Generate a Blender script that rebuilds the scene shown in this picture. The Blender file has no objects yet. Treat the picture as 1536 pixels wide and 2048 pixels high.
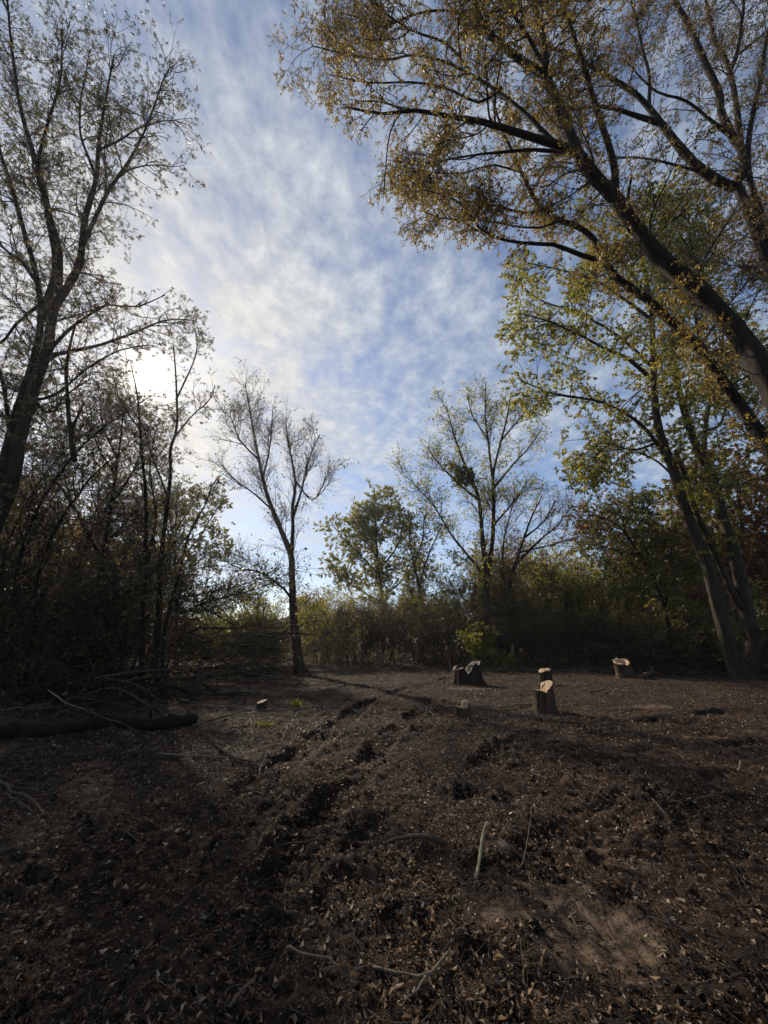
import bpy, math, random
import numpy as np
from mathutils import Vector

random.seed(7)
R = np.random.default_rng(11)
SC = bpy.context.scene
COL = SC.collection
PI = math.pi

# ------------------------------------------------------------------ camera
F = 800.0                       # focal length in pixels of the 1536 x 2048 photograph
PITCH = math.radians(18.0)
CS, SN = math.cos(PITCH), math.sin(PITCH)
CAMZ = 1.6
cam_d = bpy.data.cameras.new('camera')
cam_d.sensor_fit = 'VERTICAL'
cam_d.sensor_height = 24.0
cam_d.lens = 24.0 * F / 2048.0
cam_d.clip_start = 0.05
cam_d.clip_end = 3000.0
cam = bpy.data.objects.new('camera', cam_d)
cam.location = (0, 0, CAMZ)
cam.rotation_euler = (PI / 2 + PITCH, 0, 0)
COL.objects.link(cam)
SC.camera = cam

# ------------------------------------------------------------------ sun direction, sky, sun
_r, _u = 300 - 768, 1024 - 755
SUN = Vector((_r, F * CS - _u * SN, F * SN + _u * CS)).normalized()
SUN_EL = math.asin(SUN.z)
SUN_AZ = math.atan2(SUN.x, SUN.y)
SKY_STRENGTH = 0.084
SUN_STRENGTH = 5.0
HAZE = 0.00036

world = bpy.data.worlds.new('World')
SC.world = world
world.use_nodes = True


class NT:
    def __init__(self, tree):
        self.t = tree
        tree.nodes.clear()

    def n(self, typ, inp=None, **kw):
        nd = self.t.nodes.new(typ)
        for k, v in kw.items():
            setattr(nd, k, v)
        for k, v in (inp or {}).items():
            self.set(nd, k, v)
        return nd

    def set(self, nd, k, v):
        s = nd.inputs[k]
        if isinstance(v, bpy.types.NodeSocket):
            self.t.links.new(v, s)
        elif isinstance(v, bpy.types.Node):
            self.t.links.new(v.outputs[0], s)
        else:
            s.default_value = v

    def math(self, op, a, b=0.0, clamp=False):
        nd = self.t.nodes.new('ShaderNodeMath')
        nd.operation = op
        nd.use_clamp = clamp
        self.set(nd, 0, a)
        self.set(nd, 1, b)
        return nd.outputs[0]

    def vmath(self, op, a, b=None):
        nd = self.t.nodes.new('ShaderNodeVectorMath')
        nd.operation = op
        self.set(nd, 0, a)
        if b is not None:
            self.set(nd, 1, b)
        return nd

    def ramp(self, fac, stops, interp='LINEAR'):
        nd = self.t.nodes.new('ShaderNodeValToRGB')
        cr = nd.color_ramp
        cr.interpolation = interp
        while len(cr.elements) < len(stops):
            cr.elements.new(0.5)
        for e, (p, c) in zip(cr.elements, stops):
            e.position = p
            e.color = (*c, 1) if len(c) == 3 else c
        self.set(nd, 0, fac)
        return nd.outputs[0]

    def mix(self, fac, a, b, blend='MIX'):
        nd = self.t.nodes.new('ShaderNodeMix')
        nd.data_type = 'RGBA'
        nd.blend_type = blend
        self.set(nd, 0, fac)
        for k, v in ((6, a), (7, b)):
            if isinstance(v, tuple) and len(v) == 3:
                v = (*v, 1)
            self.set(nd, k, v)
        return nd.outputs[2]

    def noise(self, vec, scale, detail=4.0, rough=0.5, dist=0.0, dims='3D'):
        nd = self.t.nodes.new('ShaderNodeTexNoise')
        nd.noise_dimensions = dims
        if vec is not None:
            self.set(nd, 'Vector', vec)
        for k, v in (('Scale', scale), ('Detail', detail), ('Roughness', rough), ('Distortion', dist)):
            self.set(nd, k, v)
        return nd.outputs[0]


w = NT(world.node_tree)
co = w.n('ShaderNodeTexCoord').outputs['Generated']
sky = w.n('ShaderNodeTexSky', sky_type='NISHITA', sun_disc=False, sun_elevation=SUN_EL, sun_rotation=SUN_AZ,
          altitude=100.0, air_density=1.0, dust_density=0.35, ozone_density=1.6)
nrm = w.vmath('NORMALIZE', co).outputs[0]
sep = w.n('ShaderNodeSeparateXYZ', {0: nrm})
zc = w.math('MAXIMUM', w.math('ADD', sep.outputs[2], 0.10), 0.05)
flat = w.n('ShaderNodeCombineXYZ', {0: w.math('DIVIDE', sep.outputs[0], zc), 1: w.math('DIVIDE', sep.outputs[1], zc), 2: 0.0}).outputs[0]
rot = w.n('ShaderNodeMapping', {'Vector': flat, 'Rotation': (0, 0, math.radians(-28)), 'Scale': (1.0, 0.78, 1.0), 'Location': (0.35, 0.2, 0)}).outputs[0]
big = w.noise(rot, 0.8, 3.0, 0.5, 0.3)
med = w.noise(rot, 3.4, 4.0, 0.55, 0.5)
fine = w.noise(rot, 15.0, 6.0, 0.62, 0.10)
thick = w.math('ADD', w.math('ADD', w.math('MULTIPLY', big, 0.70), w.math('MULTIPLY', med, 0.60)), w.math('MULTIPLY', fine, 0.74))
cosun = w.math('MAXIMUM', w.vmath('DOT_PRODUCT', nrm, tuple(SUN)).outputs['Value'], 0.0)
veil = w.math('MULTIPLY', w.math('POWER', cosun, 5.0), 0.22)            # the sheet is thickest on the sun's side
dens = w.n('ShaderNodeMapRange', {0: w.math('ADD', thick, veil), 1: 0.86, 2: 1.32, 3: 0.08, 4: 0.94}).outputs[0]
lowfade = w.n('ShaderNodeMapRange', {0: sep.outputs[2], 1: 0.06, 2: 0.24, 3: 0.55, 4: 1.08}).outputs[0]
dens = w.math('MULTIPLY', dens, lowfade)
bump = w.n('ShaderNodeMapRange', {0: w.math('ADD', w.math('MULTIPLY', fine, 0.75), w.math('MULTIPLY', med, 0.25)), 1: 0.32, 2: 0.68, 3: 0.80, 4: 1.20}).outputs[0]
fwd_scatter = w.math('ADD', w.math('MULTIPLY', w.math('POWER', cosun, 6.0), .8), w.math('MULTIPLY', w.math('POWER', cosun, 50.0), .2))
cl_lum = w.math('MULTIPLY', bump, w.math('ADD', 4.9, fwd_scatter))
cl_tint = w.mix(w.math('POWER', cosun, 9.0), (0.89, 0.985, 1.10), (1.02, 0.995, 0.945))
cl_col = w.vmath('SCALE', cl_tint)
w.set(cl_col, 3, cl_lum)
skyc = w.mix(1.0, sky.outputs[0], (0.97, 1.03, 1.15), 'MULTIPLY')
both = w.mix(dens, skyc, cl_col.outputs[0])
disc = w.math('MULTIPLY', w.math('POWER', cosun, 5000.0), 260.0)
halo = w.math('ADD', w.math('ADD', w.math('MULTIPLY', w.math('POWER', cosun, 1500.0), 4.5), w.math('MULTIPLY', w.math('POWER', cosun, 220.0), .9)), w.math('MULTIPLY', w.math('POWER', cosun, 40.0), .45))
aur = w.vmath('SCALE', (1.0, 0.93, 0.78))
w.set(aur, 3, w.math('ADD', disc, halo))
tot = w.vmath('ADD', both, aur.outputs[0]).outputs[0]
bg = w.n('ShaderNodeBackground', {'Color': tot, 'Strength': SKY_STRENGTH})
w.n('ShaderNodeOutputWorld', {0: bg.outputs[0]})
world.cycles.sampling_method = 'MANUAL'
world.cycles.sample_map_resolution = 1024

sun_d = bpy.data.lights.new('sun', 'SUN')
sun_d.energy = SUN_STRENGTH
sun_d.angle = math.radians(1.2)
sun_d.color = (1.0, 0.88, 0.72)
sun = bpy.data.objects.new('sun', sun_d)
sun.rotation_euler = SUN.to_track_quat('Z', 'Y').to_euler()
sun.location = SUN * 80
COL.objects.link(sun)

SC.view_settings.view_transform = 'Standard'
SC.view_settings.look = 'None'
SC.view_settings.exposure = 0.48
SC.view_settings.gamma = 1.0
SC.view_settings.use_curve_mapping = False
SC.cycles.max_bounces = 8
SC.cycles.transmission_bounces = 6
SC.cycles.use_denoising = True


# ------------------------------------------------------------------ pixels of the photograph -> places
def P(px, py, Y):
    r, u = px - 768.0, 1024.0 - py
    f = F * CS - u * SN
    return np.array((r / f * Y, Y, CAMZ + (F * SN + u * CS) / f * Y))


def G(px, py):
    r, u = px - 768.0, 1024.0 - py
    f = F * CS - u * SN
    z = F * SN + u * CS
    Y = CAMZ * f / -z
    return np.array((r / f * Y, Y, 0.0))


def depth(p):
    return p[1] * CS + (p[2] - CAMZ) * SN


# ------------------------------------------------------------------ noise
_perm = R.permutation(512)
_perm = np.concatenate([_perm, _perm, _perm])
_ang = R.random(512) * 2 * PI
_gx, _gy = np.cos(_ang), np.sin(_ang)


def perlin(x, y):
    xi, yi = np.floor(x).astype(np.int64), np.floor(y).astype(np.int64)
    xf, yf = x - xi, y - yi
    u, v = xf * xf * xf * (xf * (xf * 6 - 15) + 10), yf * yf * yf * (yf * (yf * 6 - 15) + 10)

    def g(ix, iy, dx, dy):
        h = _perm[_perm[ix & 511] + (iy & 511)] & 511
        return _gx[h] * dx + _gy[h] * dy
    a = g(xi, yi, xf, yf)
    b = g(xi + 1, yi, xf - 1, yf)
    c = g(xi, yi + 1, xf, yf - 1)
    d = g(xi + 1, yi + 1, xf - 1, yf - 1)
    return (a + u * (b - a) + v * ((c + u * (d - c)) - (a + u * (b - a)))) * 1.4


def sstep(a, b, x):
    t = np.clip((x - a) / (b - a), 0, 1)
    return t * t * (3 - 2 * t)


# ------------------------------------------------------------------ mesh helpers
def make_mesh(name, V, faces, smooth=False, mats=(), mat_idx=None):
    V = np.asarray(V, dtype=np.float32)
    me = bpy.data.meshes.new(name)
    me.vertices.add(len(V))
    me.vertices.foreach_set('co', V.ravel())
    faces = [np.asarray(f, dtype=np.int32) for f in faces if len(f)]
    nl = sum(f.size for f in faces)
    npoly = sum(len(f) for f in faces)
    me.loops.add(nl)
    me.loops.foreach_set('vertex_index', np.concatenate([f.ravel() for f in faces]))
    me.polygons.add(npoly)
    starts, s = [], 0
    for f in faces:
        k = f.shape[1]
        starts.append(s + np.arange(len(f)) * k)
        s += f.size
    me.polygons.foreach_set('loop_start', np.concatenate(starts).astype(np.int32))
    if smooth:
        me.polygons.foreach_set('use_smooth', np.ones(npoly, dtype=bool))
    for m in mats:
        me.materials.append(m)
    if mat_idx is not None:
        me.polygons.foreach_set('material_index', np.asarray(mat_idx, dtype=np.int32))
    me.update(calc_edges=True)
    return me


def link(name, me, parent=None, loc=None):
    o = bpy.data.objects.new(name, me)
    COL.objects.link(o)
    if parent is not None:
        o.parent = parent
    if loc is not None:
        o.location = loc
    return o


def tag(o, label=None, cat=None, group=None, kind=None):
    if label:
        o['label'] = label
    if cat:
        o['category'] = cat
    if group:
        o['group'] = group
    if kind:
        o['kind'] = kind
    return o


def empty(name, loc, label, cat, group=None):
    o = bpy.data.objects.new(name, None)
    o.empty_display_size = 0.2
    o.location = loc
    COL.objects.link(o)
    return tag(o, label, cat, group)


def copy_tree(root, loc, rz, scale, label=None, group=None):
    c = root.copy()
    COL.objects.link(c)
    c.location = loc
    c.rotation_euler = (0, 0, rz)
    c.scale = scale if isinstance(scale, tuple) else (scale, scale, scale)
    if label:
        c['label'] = label
    if group:
        c['group'] = group
    for ch in list(root.children):
        d = ch.copy()
        COL.objects.link(d)
        d.parent = c
        for g in list(ch.children):
            e = g.copy()
            COL.objects.link(e)
            e.parent = d
    return c


def unit(a):
    return a / np.maximum(np.linalg.norm(a, axis=-1, keepdims=True), 1e-9)


def tubes(paths, radii, S=5, cap=True):
    """paths (N,K,3), radii (N,K) -> vertices, quads of N tapering tubes"""
    N, K, _ = paths.shape
    t = np.empty_like(paths)
    t[:, 1:-1] = paths[:, 2:] - paths[:, :-2]
    t[:, 0] = paths[:, 1] - paths[:, 0]
    t[:, -1] = paths[:, -1] - paths[:, -2]
    t = unit(t)
    m = unit(paths[:, -1] - paths[:, 0])
    ref = np.where(np.abs(m[:, 2:3]) < 0.8, np.array([[0, 0, 1.0]]), np.array([[1.0, 0, 0]]))
    ref = unit(np.cross(m, ref))[:, None, :]
    u = unit(ref - (ref * t).sum(-1, keepdims=True) * t)
    v = np.cross(t, u)
    a = np.arange(S) / S * 2 * PI
    ring = (u[:, :, None, :] * np.cos(a)[None, None, :, None] + v[:, :, None, :] * np.sin(a)[None, None, :, None])
    rr = radii[:, :, None, None] if radii.ndim == 2 else radii[..., None]
    V = paths[:, :, None, :] + ring * rr
    idx = np.arange(N * K * S).reshape(N, K, S)
    a0, a1 = idx[:, :-1, :], idx[:, 1:, :]
    q = np.stack([a0, np.roll(a0, -1, 2), np.roll(a1, -1, 2), a1], -1).reshape(-1, 4)
    return V.reshape(-1, 3), q


def catmull(pts, n):
    p = np.asarray(pts, float)
    if len(p) == 2:
        return p[0] + (p[1] - p[0]) * np.linspace(0, 1, n)[:, None]
    seg = np.linalg.norm(np.diff(p, axis=0), axis=1)
    cum = np.concatenate([[0], np.cumsum(seg)])
    tt = np.linspace(0, cum[-1], n)
    i = np.clip(np.searchsorted(cum, tt, side='right') - 1, 0, len(seg) - 1)
    f = ((tt - cum[i]) / seg[i])[:, None]
    pe = np.vstack([2 * p[0] - p[1], p, 2 * p[-1] - p[-2]])
    p0, p1, p2, p3 = pe[i], pe[i + 1], pe[i + 2], pe[i + 3]
    return 0.5 * (2 * p1 + (p2 - p0) * f + (2 * p0 - 5 * p1 + 4 * p2 - p3) * f ** 2 + (3 * p1 - p0 - 3 * p2 + p3) * f ** 3)


# ------------------------------------------------------------------ materials
def principled(name):
    m = bpy.data.materials.new(name)
    m.use_nodes = True
    t = NT(m.node_tree)
    out = t.n('ShaderNodeOutputMaterial')
    b = t.n('ShaderNodeBsdfPrincipled')
    t.t.links.new(b.outputs[0], out.inputs[0])
    return m, t, b, out


def bark(name, dark, light, scale=9.0, moss=None):
    m, t, b, out = principled(name)
    oc = t.n('ShaderNodeTexCoord').outputs['Object']
    mp = t.n('ShaderNodeMapping', {'Vector': oc, 'Scale': (1.0, 1.0, 0.16)}).outputs[0]
    ridg = t.noise(mp, scale, 6.0, 0.65, 0.6)
    pat = t.noise(oc, 1.3, 4.0, 0.6)
    c = t.ramp(ridg, [(0.32, dark), (0.70, light)])
    c = t.mix(t.math('MULTIPLY', pat, 0.5), c, tuple(x * 0.6 for x in dark))
    if moss:
        mm = t.n('ShaderNodeMapRange', {0: t.noise(oc, 2.1, 5.0, 0.6), 1: 0.52, 2: 0.68, 3: 0.0, 4: 0.75}).outputs[0]
        c = t.mix(mm, c, moss)
    t.set(b, 'Base Color', c)
    t.set(b, 'Roughness', 0.92)
    t.set(b, 'Specular IOR Level', 0.15)
    bp = t.n('ShaderNodeBump', {'Height': ridg, 'Strength': 0.9, 'Distance': 0.03})
    t.set(b, 'Normal', bp.outputs[0])
    return m


def leafm(name, stops, trans=0.45, gloss=0.45, tint=(1.35, 1.30, 0.75), spec=0.35):
    m = bpy.data.materials.new(name)
    m.use_nodes = True
    t = NT(m.node_tree)
    out = t.n('ShaderNodeOutputMaterial')
    g = t.n('ShaderNodeNewGeometry')
    c = t.ramp(g.outputs['Random Per Island'], stops)
    oc = t.n('ShaderNodeTexCoord').outputs['Object']
    clump = t.noise(oc, 0.55, 3.0, 0.6)
    c2 = t.mix(1.0, c, t.ramp(clump, [(0.32, (0.86, 0.82, 0.78)), (0.68, (1.10, 1.10, 1.04))]), 'MULTIPLY')
    p = t.n('ShaderNodeBsdfPrincipled', {'Base Color': c2, 'Roughness': gloss, 'Specular IOR Level': spec})
    tr = t.n('ShaderNodeBsdfTranslucent', {'Color': t.mix(1.0, c2, tint, 'MULTIPLY')})
    mx = t.n('ShaderNodeMixShader', {0: trans, 1: p.outputs[0], 2: tr.outputs[0]})
    t.t.links.new(mx.outputs[0], out.inputs[0])
    return m


BARK_DARK = bark('dark_bark', (0.007, 0.0054, 0.0043), (0.042, 0.031, 0.023), 11.0)
BARK_GREY = bark('grey_bark', (0.014, 0.0105, 0.008), (0.085, 0.064, 0.047), 10.0, (0.032, 0.036, 0.018))
BARK_PALE = bark('pale_grey_bark', (0.060, 0.048, 0.038), (0.190, 0.155, 0.122), 9.0)
TWIG_DARK = bark('dark_twig', (0.028, 0.022, 0.017), (0.080, 0.062, 0.048), 20.0)
TWIG_TAN = bark('tan_twig', (0.075, 0.056, 0.040), (0.190, 0.145, 0.103), 20.0)

LEAF_OLIVE = leafm('olive_gold_leaf', [(0.0, (0.090, 0.088, 0.031)), (0.35, (0.154, 0.118, 0.043)), (0.62, (0.209, 0.132, 0.048)), (0.85, (0.272, 0.186, 0.048)), (1.0, (0.381, 0.267, 0.061))], 0.5)
LEAF_BROWN = leafm('bronze_leaf', [(0.0, (0.062, 0.048, 0.030)), (0.4, (0.107, 0.076, 0.044)), (0.75, (0.155, 0.107, 0.055)), (1.0, (0.172, 0.138, 0.052))], 0.45)
LEAF_YGREEN = leafm('yellow_green_leaf', [(0.0, (0.107, 0.133, 0.034)), (0.4, (0.180, 0.194, 0.047)), (0.75, (0.279, 0.255, 0.060)), (1.0, (0.414, 0.324, 0.074))], 0.58)
LEAF_GREEN = leafm('dull_green_leaf', [(0.0, (0.058, 0.079, 0.028)), (0.5, (0.098, 0.119, 0.038)), (0.85, (0.156, 0.144, 0.045)), (1.0, (0.234, 0.172, 0.052))], 0.45)
LEAF_SILVER = leafm('green_maple_leaf', [(0.0, (0.050, 0.056, 0.021)), (0.5, (0.088, 0.085, 0.031)), (0.85, (0.126, 0.097, 0.036)), (1.0, (0.193, 0.125, 0.042))], 0.33)
LEAF_RUSSET = leafm('russet_leaf', [(0.0, (0.108, 0.055, 0.028)), (0.45, (0.175, 0.091, 0.044)), (0.8, (0.253, 0.137, 0.062)), (1.0, (0.194, 0.137, 0.052))], 0.45)
LEAF_LIME = leafm('lime_leaf', [(0.0, (0.072, 0.095, 0.021)), (0.5, (0.132, 0.147, 0.029)), (1.0, (0.240, 0.210, 0.042))], 0.55)


# ------------------------------------------------------------------ ground
def polydist(x, y, pts):
    """distance to a polyline, distance along it, signed side"""
    best = np.full(x.shape, 1e9)
    along = np.zeros(x.shape)
    side = np.zeros(x.shape)
    s0 = 0.0
    for a, b in zip(pts[:-1], pts[1:]):
        d = b - a
        L = math.hypot(*d)
        tx = ((x - a[0]) * d[0] + (y - a[1]) * d[1]) / (L * L)
        tc = np.clip(tx, 0, 1)
        ex, ey = x - a[0] - tc * d[0], y - a[1] - tc * d[1]
        r = np.hypot(ex, ey)
        m = r < best
        best = np.where(m, r, best)
        along = np.where(m, s0 + tc * L, along)
        side = np.where(m, np.sign(d[0] * ey - d[1] * ex) * r, side)
        s0 += L
    return best, along, side


def gpath(px, n=14):
    p = np.array([G(*q)[:2] for q in px])
    return catmull(np.c_[p, np.zeros(len(p))], n)[:, :2]


TRACKS = [(gpath([(300, 1800), (450, 1620), (560, 1535), (655, 1465), (760, 1395), (900, 1358)]), 0.24, 0.10),
          (gpath([(560, 1760), (660, 1610), (740, 1520), (790, 1460), (870, 1400)]), 0.22, 0.10),
          (gpath([(900, 1640), (960, 1540), (1010, 1495), (1110, 1466), (1240, 1445), (1520, 1420)]), 0.26, 0.08),
          (gpath([(760, 1680), (840, 1610), (940, 1568), (1150, 1525), (1450, 1490), (1800, 1470)]), 0.26, 0.075),
          (gpath([(1060, 1760), (1250, 1620), (1420, 1560), (1700, 1530)]), 0.28, 0.05)]
CLODS = [(1195, 1472, .40, .19), (1305, 1612, .34, .27), (928, 1572, .32, .20), (642, 1470, .30, .18), (618, 1575, .26, .10),
         (1010, 1492, .34, .16), (700, 1740, .32, .13), (1130, 1745, .17, .07), (960, 1735, .20, .10), (800, 1830, .26, .11),
         (330, 1620, .30, .09), (1420, 1700, .22, .06), (560, 1690, .28, .10), (1075, 1465, .30, .10), (1260, 1420, .4, .08),
         (780, 1420, .45, .10), (860, 1455, .35, .07), (1370, 1460, .45, .09), (520, 1850, .25, .08), (930, 1900, .22, .09),
         (420, 1400, .6, .10), (1500, 1600, .3, .07), (250, 1760, .35, .08), (1090, 1960, .22, .07)]
CLODS = [(*G(a, b)[:2], r, h * .62) for a, b, r, h in CLODS]
SANDY = [(*G(1190, 1872)[:2], .34, .46), (*G(1300, 1413)[:2], .62, .34), (*G(1290, 1735)[:2], .20, .10), (*G(1030, 1840)[:2], .22, .16), (*G(930, 1378)[:2], .9, .45),
         (*G(1010, 1700)[:2], .16, .08), (*G(1180, 1695)[:2], .16, .07)]
SCRAPE = SANDY[0]


def sand_at(x, y):
    s = np.zeros(x.shape)
    e = perlin(x * 3.1 + 4, y * 3.1) * .7 + perlin(x * 8, y * 8 + 3) * .5
    for cx, cy, rx, ry in SANDY:
        d = np.sqrt(((x - cx) / rx) ** 2 + ((y - cy) / ry) ** 2)
        s = np.maximum(s, 1 - sstep(0.55, 1.15, d + e * .8))
    return s


def H(x, y, want_sand=False):
    x, y = np.asarray(x, float), np.asarray(y, float)
    near = 1 - sstep(14, 40, np.hypot(x, y - 3))
    h = perlin(x * .07, y * .07) * .22 * sstep(6, 30, np.hypot(x, y)) + perlin(x * .28 + 9, y * .28) * .06
    sand = sand_at(x, y)
    rough = (1 - .85 * sand)
    c1 = np.abs(perlin(x * 1.7 + 3, y * 1.7))
    c2 = np.abs(perlin(x * 4.3, y * 4.3 + 7))
    c3 = perlin(x * 10.5 + 1, y * 10.5)
    c4 = perlin(x * 23, y * 23 + 5)
    fore = 1 - sstep(4, 7, y)
    patch = .45 + .55 * sstep(-.25, .35, perlin(x * .55 + 20, y * .55))
    h += near * rough * patch * (.085 * (c1 - .25) + .072 * (c2 - .25) + (.026 + .014 * fore) * c3 + (.012 + .013 * fore) * c4)
    for pts, wd, dp in TRACKS:
        d, s, side = polydist(x, y, pts)
        wob = wd * (1 + .3 * perlin(s * 1.5, side * 0 + wd * 40))
        inside = 1 - sstep(wob * .75, wob * 1.1, d)
        lip = np.exp(-((d - wob * 1.35) / (wob * .38)) ** 2)
        tread = np.sin(s * 2 * PI / .17 + 2.2 * np.abs(side) / wd + perlin(x * 2, y * 2) * 1.2)
        breakup = sstep(-.2, .35, perlin(x * .9 + 31, y * .9))
        h += near * (-inside * dp * (.25 + .75 * breakup) + inside * breakup * .022 * tread
                     + lip * dp * .75 * breakup * (.1 + 1.6 * np.abs(perlin(x * 3.5, y * 3.5 + 11))))
    # an older crawler pass: faint rows of tread bars across the clearing
    for pts, off in ((TRACKS[0][0], .55), (TRACKS[1][0], .6), (TRACKS[3][0], -.55)):
        d, s, side = polydist(x, y, pts)
        band = np.exp(-((side - off) / .24) ** 2) * sstep(-.1, .3, perlin(x * .7 + 50, y * .7))
        h += near * band * .02 * np.sin(s * 2 * PI / .15)
    for cx, cy, r, hh in CLODS:
        d2 = ((x - cx) / r) ** 2 + ((y - cy) / (r * .75)) ** 2
        h += np.exp(-d2 * 1.6) * hh * (.55 + 1.2 * np.abs(perlin(x * 7 + cx, y * 7)) + .5 * perlin(x * 15, y * 15 + cy))
    # the scrape: a shallow dish, scored by fan-shaped streaks
    cx, cy, rx, ry = SCRAPE
    q = np.sqrt(((x - cx) / rx) ** 2 + ((y - cy) / ry) ** 2)
    a = np.arctan2(x - cx + .25, y - cy + .75)
    dish = (1 - sstep(.2, 1.2, q))
    h += -.055 * dish + dish * .013 * np.sin(a * 26 + 2.0 * perlin(x * 2.5, y * 2.5)) + .05 * np.exp(-((q - 1.2) / .22) ** 2) * np.abs(perlin(x * 5, y * 5))
    return (h, sand) if want_sand else h


def axis(parts):
    out = []
    for a, b, st in parts:
        out.append(np.arange(a, b, st))
    return np.concatenate(out)


def geo(a, b, n):
    return a * (b / a) ** (np.arange(1, n + 1) / n)


xs_pos = np.concatenate([axis([(0, 3.8, .038), (3.8, 9, .10), (9, 20, .25)]), [20.0], geo(20, 900, 38)])
xs = np.concatenate([-xs_pos[:0:-1], xs_pos])
ys = np.concatenate([-geo(3.0, 600, 24)[::-1], axis([(-3, 1.4, .12), (1.4, 5.2, .030), (5.2, 11, .055), (11, 28, .14)]), [28.0], geo(28, 1200, 42)])
XX, YY = np.meshgrid(xs, ys)
ZZ, SD = H(XX, YY, True)
nx, ny = len(xs), len(ys)
gi = np.arange(nx * ny).reshape(ny, nx)
gq = np.stack([gi[:-1, :-1], gi[:-1, 1:], gi[1:, 1:], gi[1:, :-1]], -1).reshape(-1, 4)


def ground_material():
    m, t, b, out = principled('soil')
    oc = t.n('ShaderNodeTexCoord').outputs['Object']
    sand = t.n('ShaderNodeAttribute', attribute_name='sand').outputs['Fac']
    a = t.noise(oc, 0.7, 5.0, 0.6)
    bb = t.noise(oc, 9.0, 6.0, 0.65)
    cc = t.noise(oc, 46.0, 5.0, 0.7)
    base = t.ramp(bb, [(0.36, (0.006, 0.0042, 0.0031)), (0.53, (0.023, 0.0148, 0.0098)), (0.68, (0.080, 0.053, 0.035))])
    red = t.ramp(a, [(0.36, (0.42, 0.43, 0.46)), (0.52, (1.0, 1.0, 1.0)), (0.68, (1.55, 1.38, 1.22))])
    base = t.mix(1.0, base, red, 'MULTIPLY')
    speck = t.n('ShaderNodeMapRange', {0: cc, 1: 0.60, 2: 0.72, 3: 0.0, 4: 0.65}).outputs[0]
    base = t.mix(speck, base, (0.10, 0.064, 0.040))
    mp = t.n('ShaderNodeMapping', {'Vector': oc, 'Scale': (7.0, 1.6, 1.0)}).outputs[0]
    st = t.noise(mp, 3.0, 5.0, 0.65, 0.8)
    sandc = t.ramp(st, [(0.36, (0.040, 0.028, 0.019)), (0.50, (0.110, 0.078, 0.054)), (0.66, (0.165, 0.120, 0.084))])
    fac = t.math('MULTIPLY', sand, t.n('ShaderNodeMapRange', {0: bb, 1: 0.40, 2: 0.56, 3: 0.15, 4: 1.0}).outputs[0])
    col = t.mix(fac, base, sandc)
    t.set(b, 'Base Color', col)
    t.set(b, 'Roughness', 0.9)
    t.set(b, 'Specular IOR Level', 0.1)
    hgt = t.math('ADD', t.math('MULTIPLY', bb, 0.7), t.math('MULTIPLY', cc, 0.4))
    bp = t.n('ShaderNodeBump', {'Height': hgt, 'Strength': 1.0, 'Distance': 0.06})
    t.set(b, 'Normal', bp.outputs[0])
    return m


SOIL = ground_material()
gme = make_mesh('ground', np.stack([XX, YY, ZZ], -1).reshape(-1, 3), [gq], True, [SOIL])
at = gme.attributes.new('sand', 'FLOAT', 'POINT')
at.data.foreach_set('value', SD.ravel().astype(np.float32))
ground = tag(link('ground', gme), kind='structure')


def gz(x, y):
    return float(H(np.array([x]), np.array([y]))[0])


# ------------------------------------------------------------------ trees
def limb(pts, w0, w1, part='limb', n=None, wob=0.02, exp=0.8):
    """a traced limb: (px, py, Y) points or ('w', x, y, z); w0, w1 its width in pixels of the photograph at both ends"""
    w0, w1 = w0 * .76, w1 * .76
    q = np.array([P(*p) if p[0] != 'w' else np.array(p[1:], float) for p in pts])
    L = np.linalg.norm(np.diff(q, axis=0), axis=1).sum()
    n = int(np.clip(L / 0.12, 30, 170)) if part == 'trunk' else (n or int(np.clip(L / 0.35, 6, 40)))
    c = catmull(q, n)
    t = np.linspace(0, 1, n)
    amp = wob * L / max(len(pts), 3) * np.sin(t * PI)[:, None]
    c = c + amp * np.stack([perlin(t * 5 + R.random() * 90, t * 0 + i) for i in range(3)], -1)
    r0, r1 = w0 * max(depth(q[0]), 1) / F / 2, w1 * max(depth(q[-1]), 1) / F / 2
    r = r0 + (r1 - r0) * t ** exp
    r = r * (1 + .06 * perlin(t * L * 1.3, t * 0 + R.random() * 50))
    return dict(path=c, rad=np.maximum(r, .003), part=part)


def flatten(paths, rads):
    """nodes of variable-length paths -> start, end, radius, fraction along, segment length"""
    A, B, RA, FR = [], [], [], []
    for p, r in zip(paths, rads):
        k = len(p)
        A.append(p[:-1]); B.append(p[1:]); RA.append(r[:-1]); FR.append(np.arange(k - 1) / (k - 1))
    return np.concatenate(A), np.concatenate(B), np.concatenate(RA), np.concatenate(FR)


def spawn(paths, rads, n, tmin, rng):
    A, B, RA, FR = flatten(paths, rads)
    L = np.linalg.norm(B - A, axis=1)
    wgt = L * (FR >= tmin)
    i = rng.choice(len(L), n, p=wgt / wgt.sum())
    f = rng.random(n)[:, None]
    return A[i] * (1 - f) + B[i] * f, unit(B[i] - A[i]), RA[i], FR[i]


def sprout_dirs(tan, a0, a1, rng, flat=0.0):
    n = len(tan)
    rnd = rng.normal(size=(n, 3))
    rnd[:, 2] *= (1 - flat)
    perp = unit(rnd - (rnd * tan).sum(1, keepdims=True) * tan)
    ang = np.radians(rng.uniform(a0, a1, n))[:, None]
    return tan * np.cos(ang) + perp * np.sin(ang)


def grow(p, d, L, K, wig, trop, rng):
    n = len(p)
    out = np.empty((n, K, 3))
    out[:, 0] = p
    st = (L / (K - 1))[:, None]
    cur, dr = p.copy(), d.copy()
    drift = rng.normal(size=(n, 3)) * wig
    for k in range(1, K):
        drift = .6 * drift + .8 * rng.normal(size=(n, 3)) * wig
        dr = unit(dr + drift + np.array([0, 0, trop]))
        cur = cur + dr * st
        out[:, k] = cur
    return out


STAR = None


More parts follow.
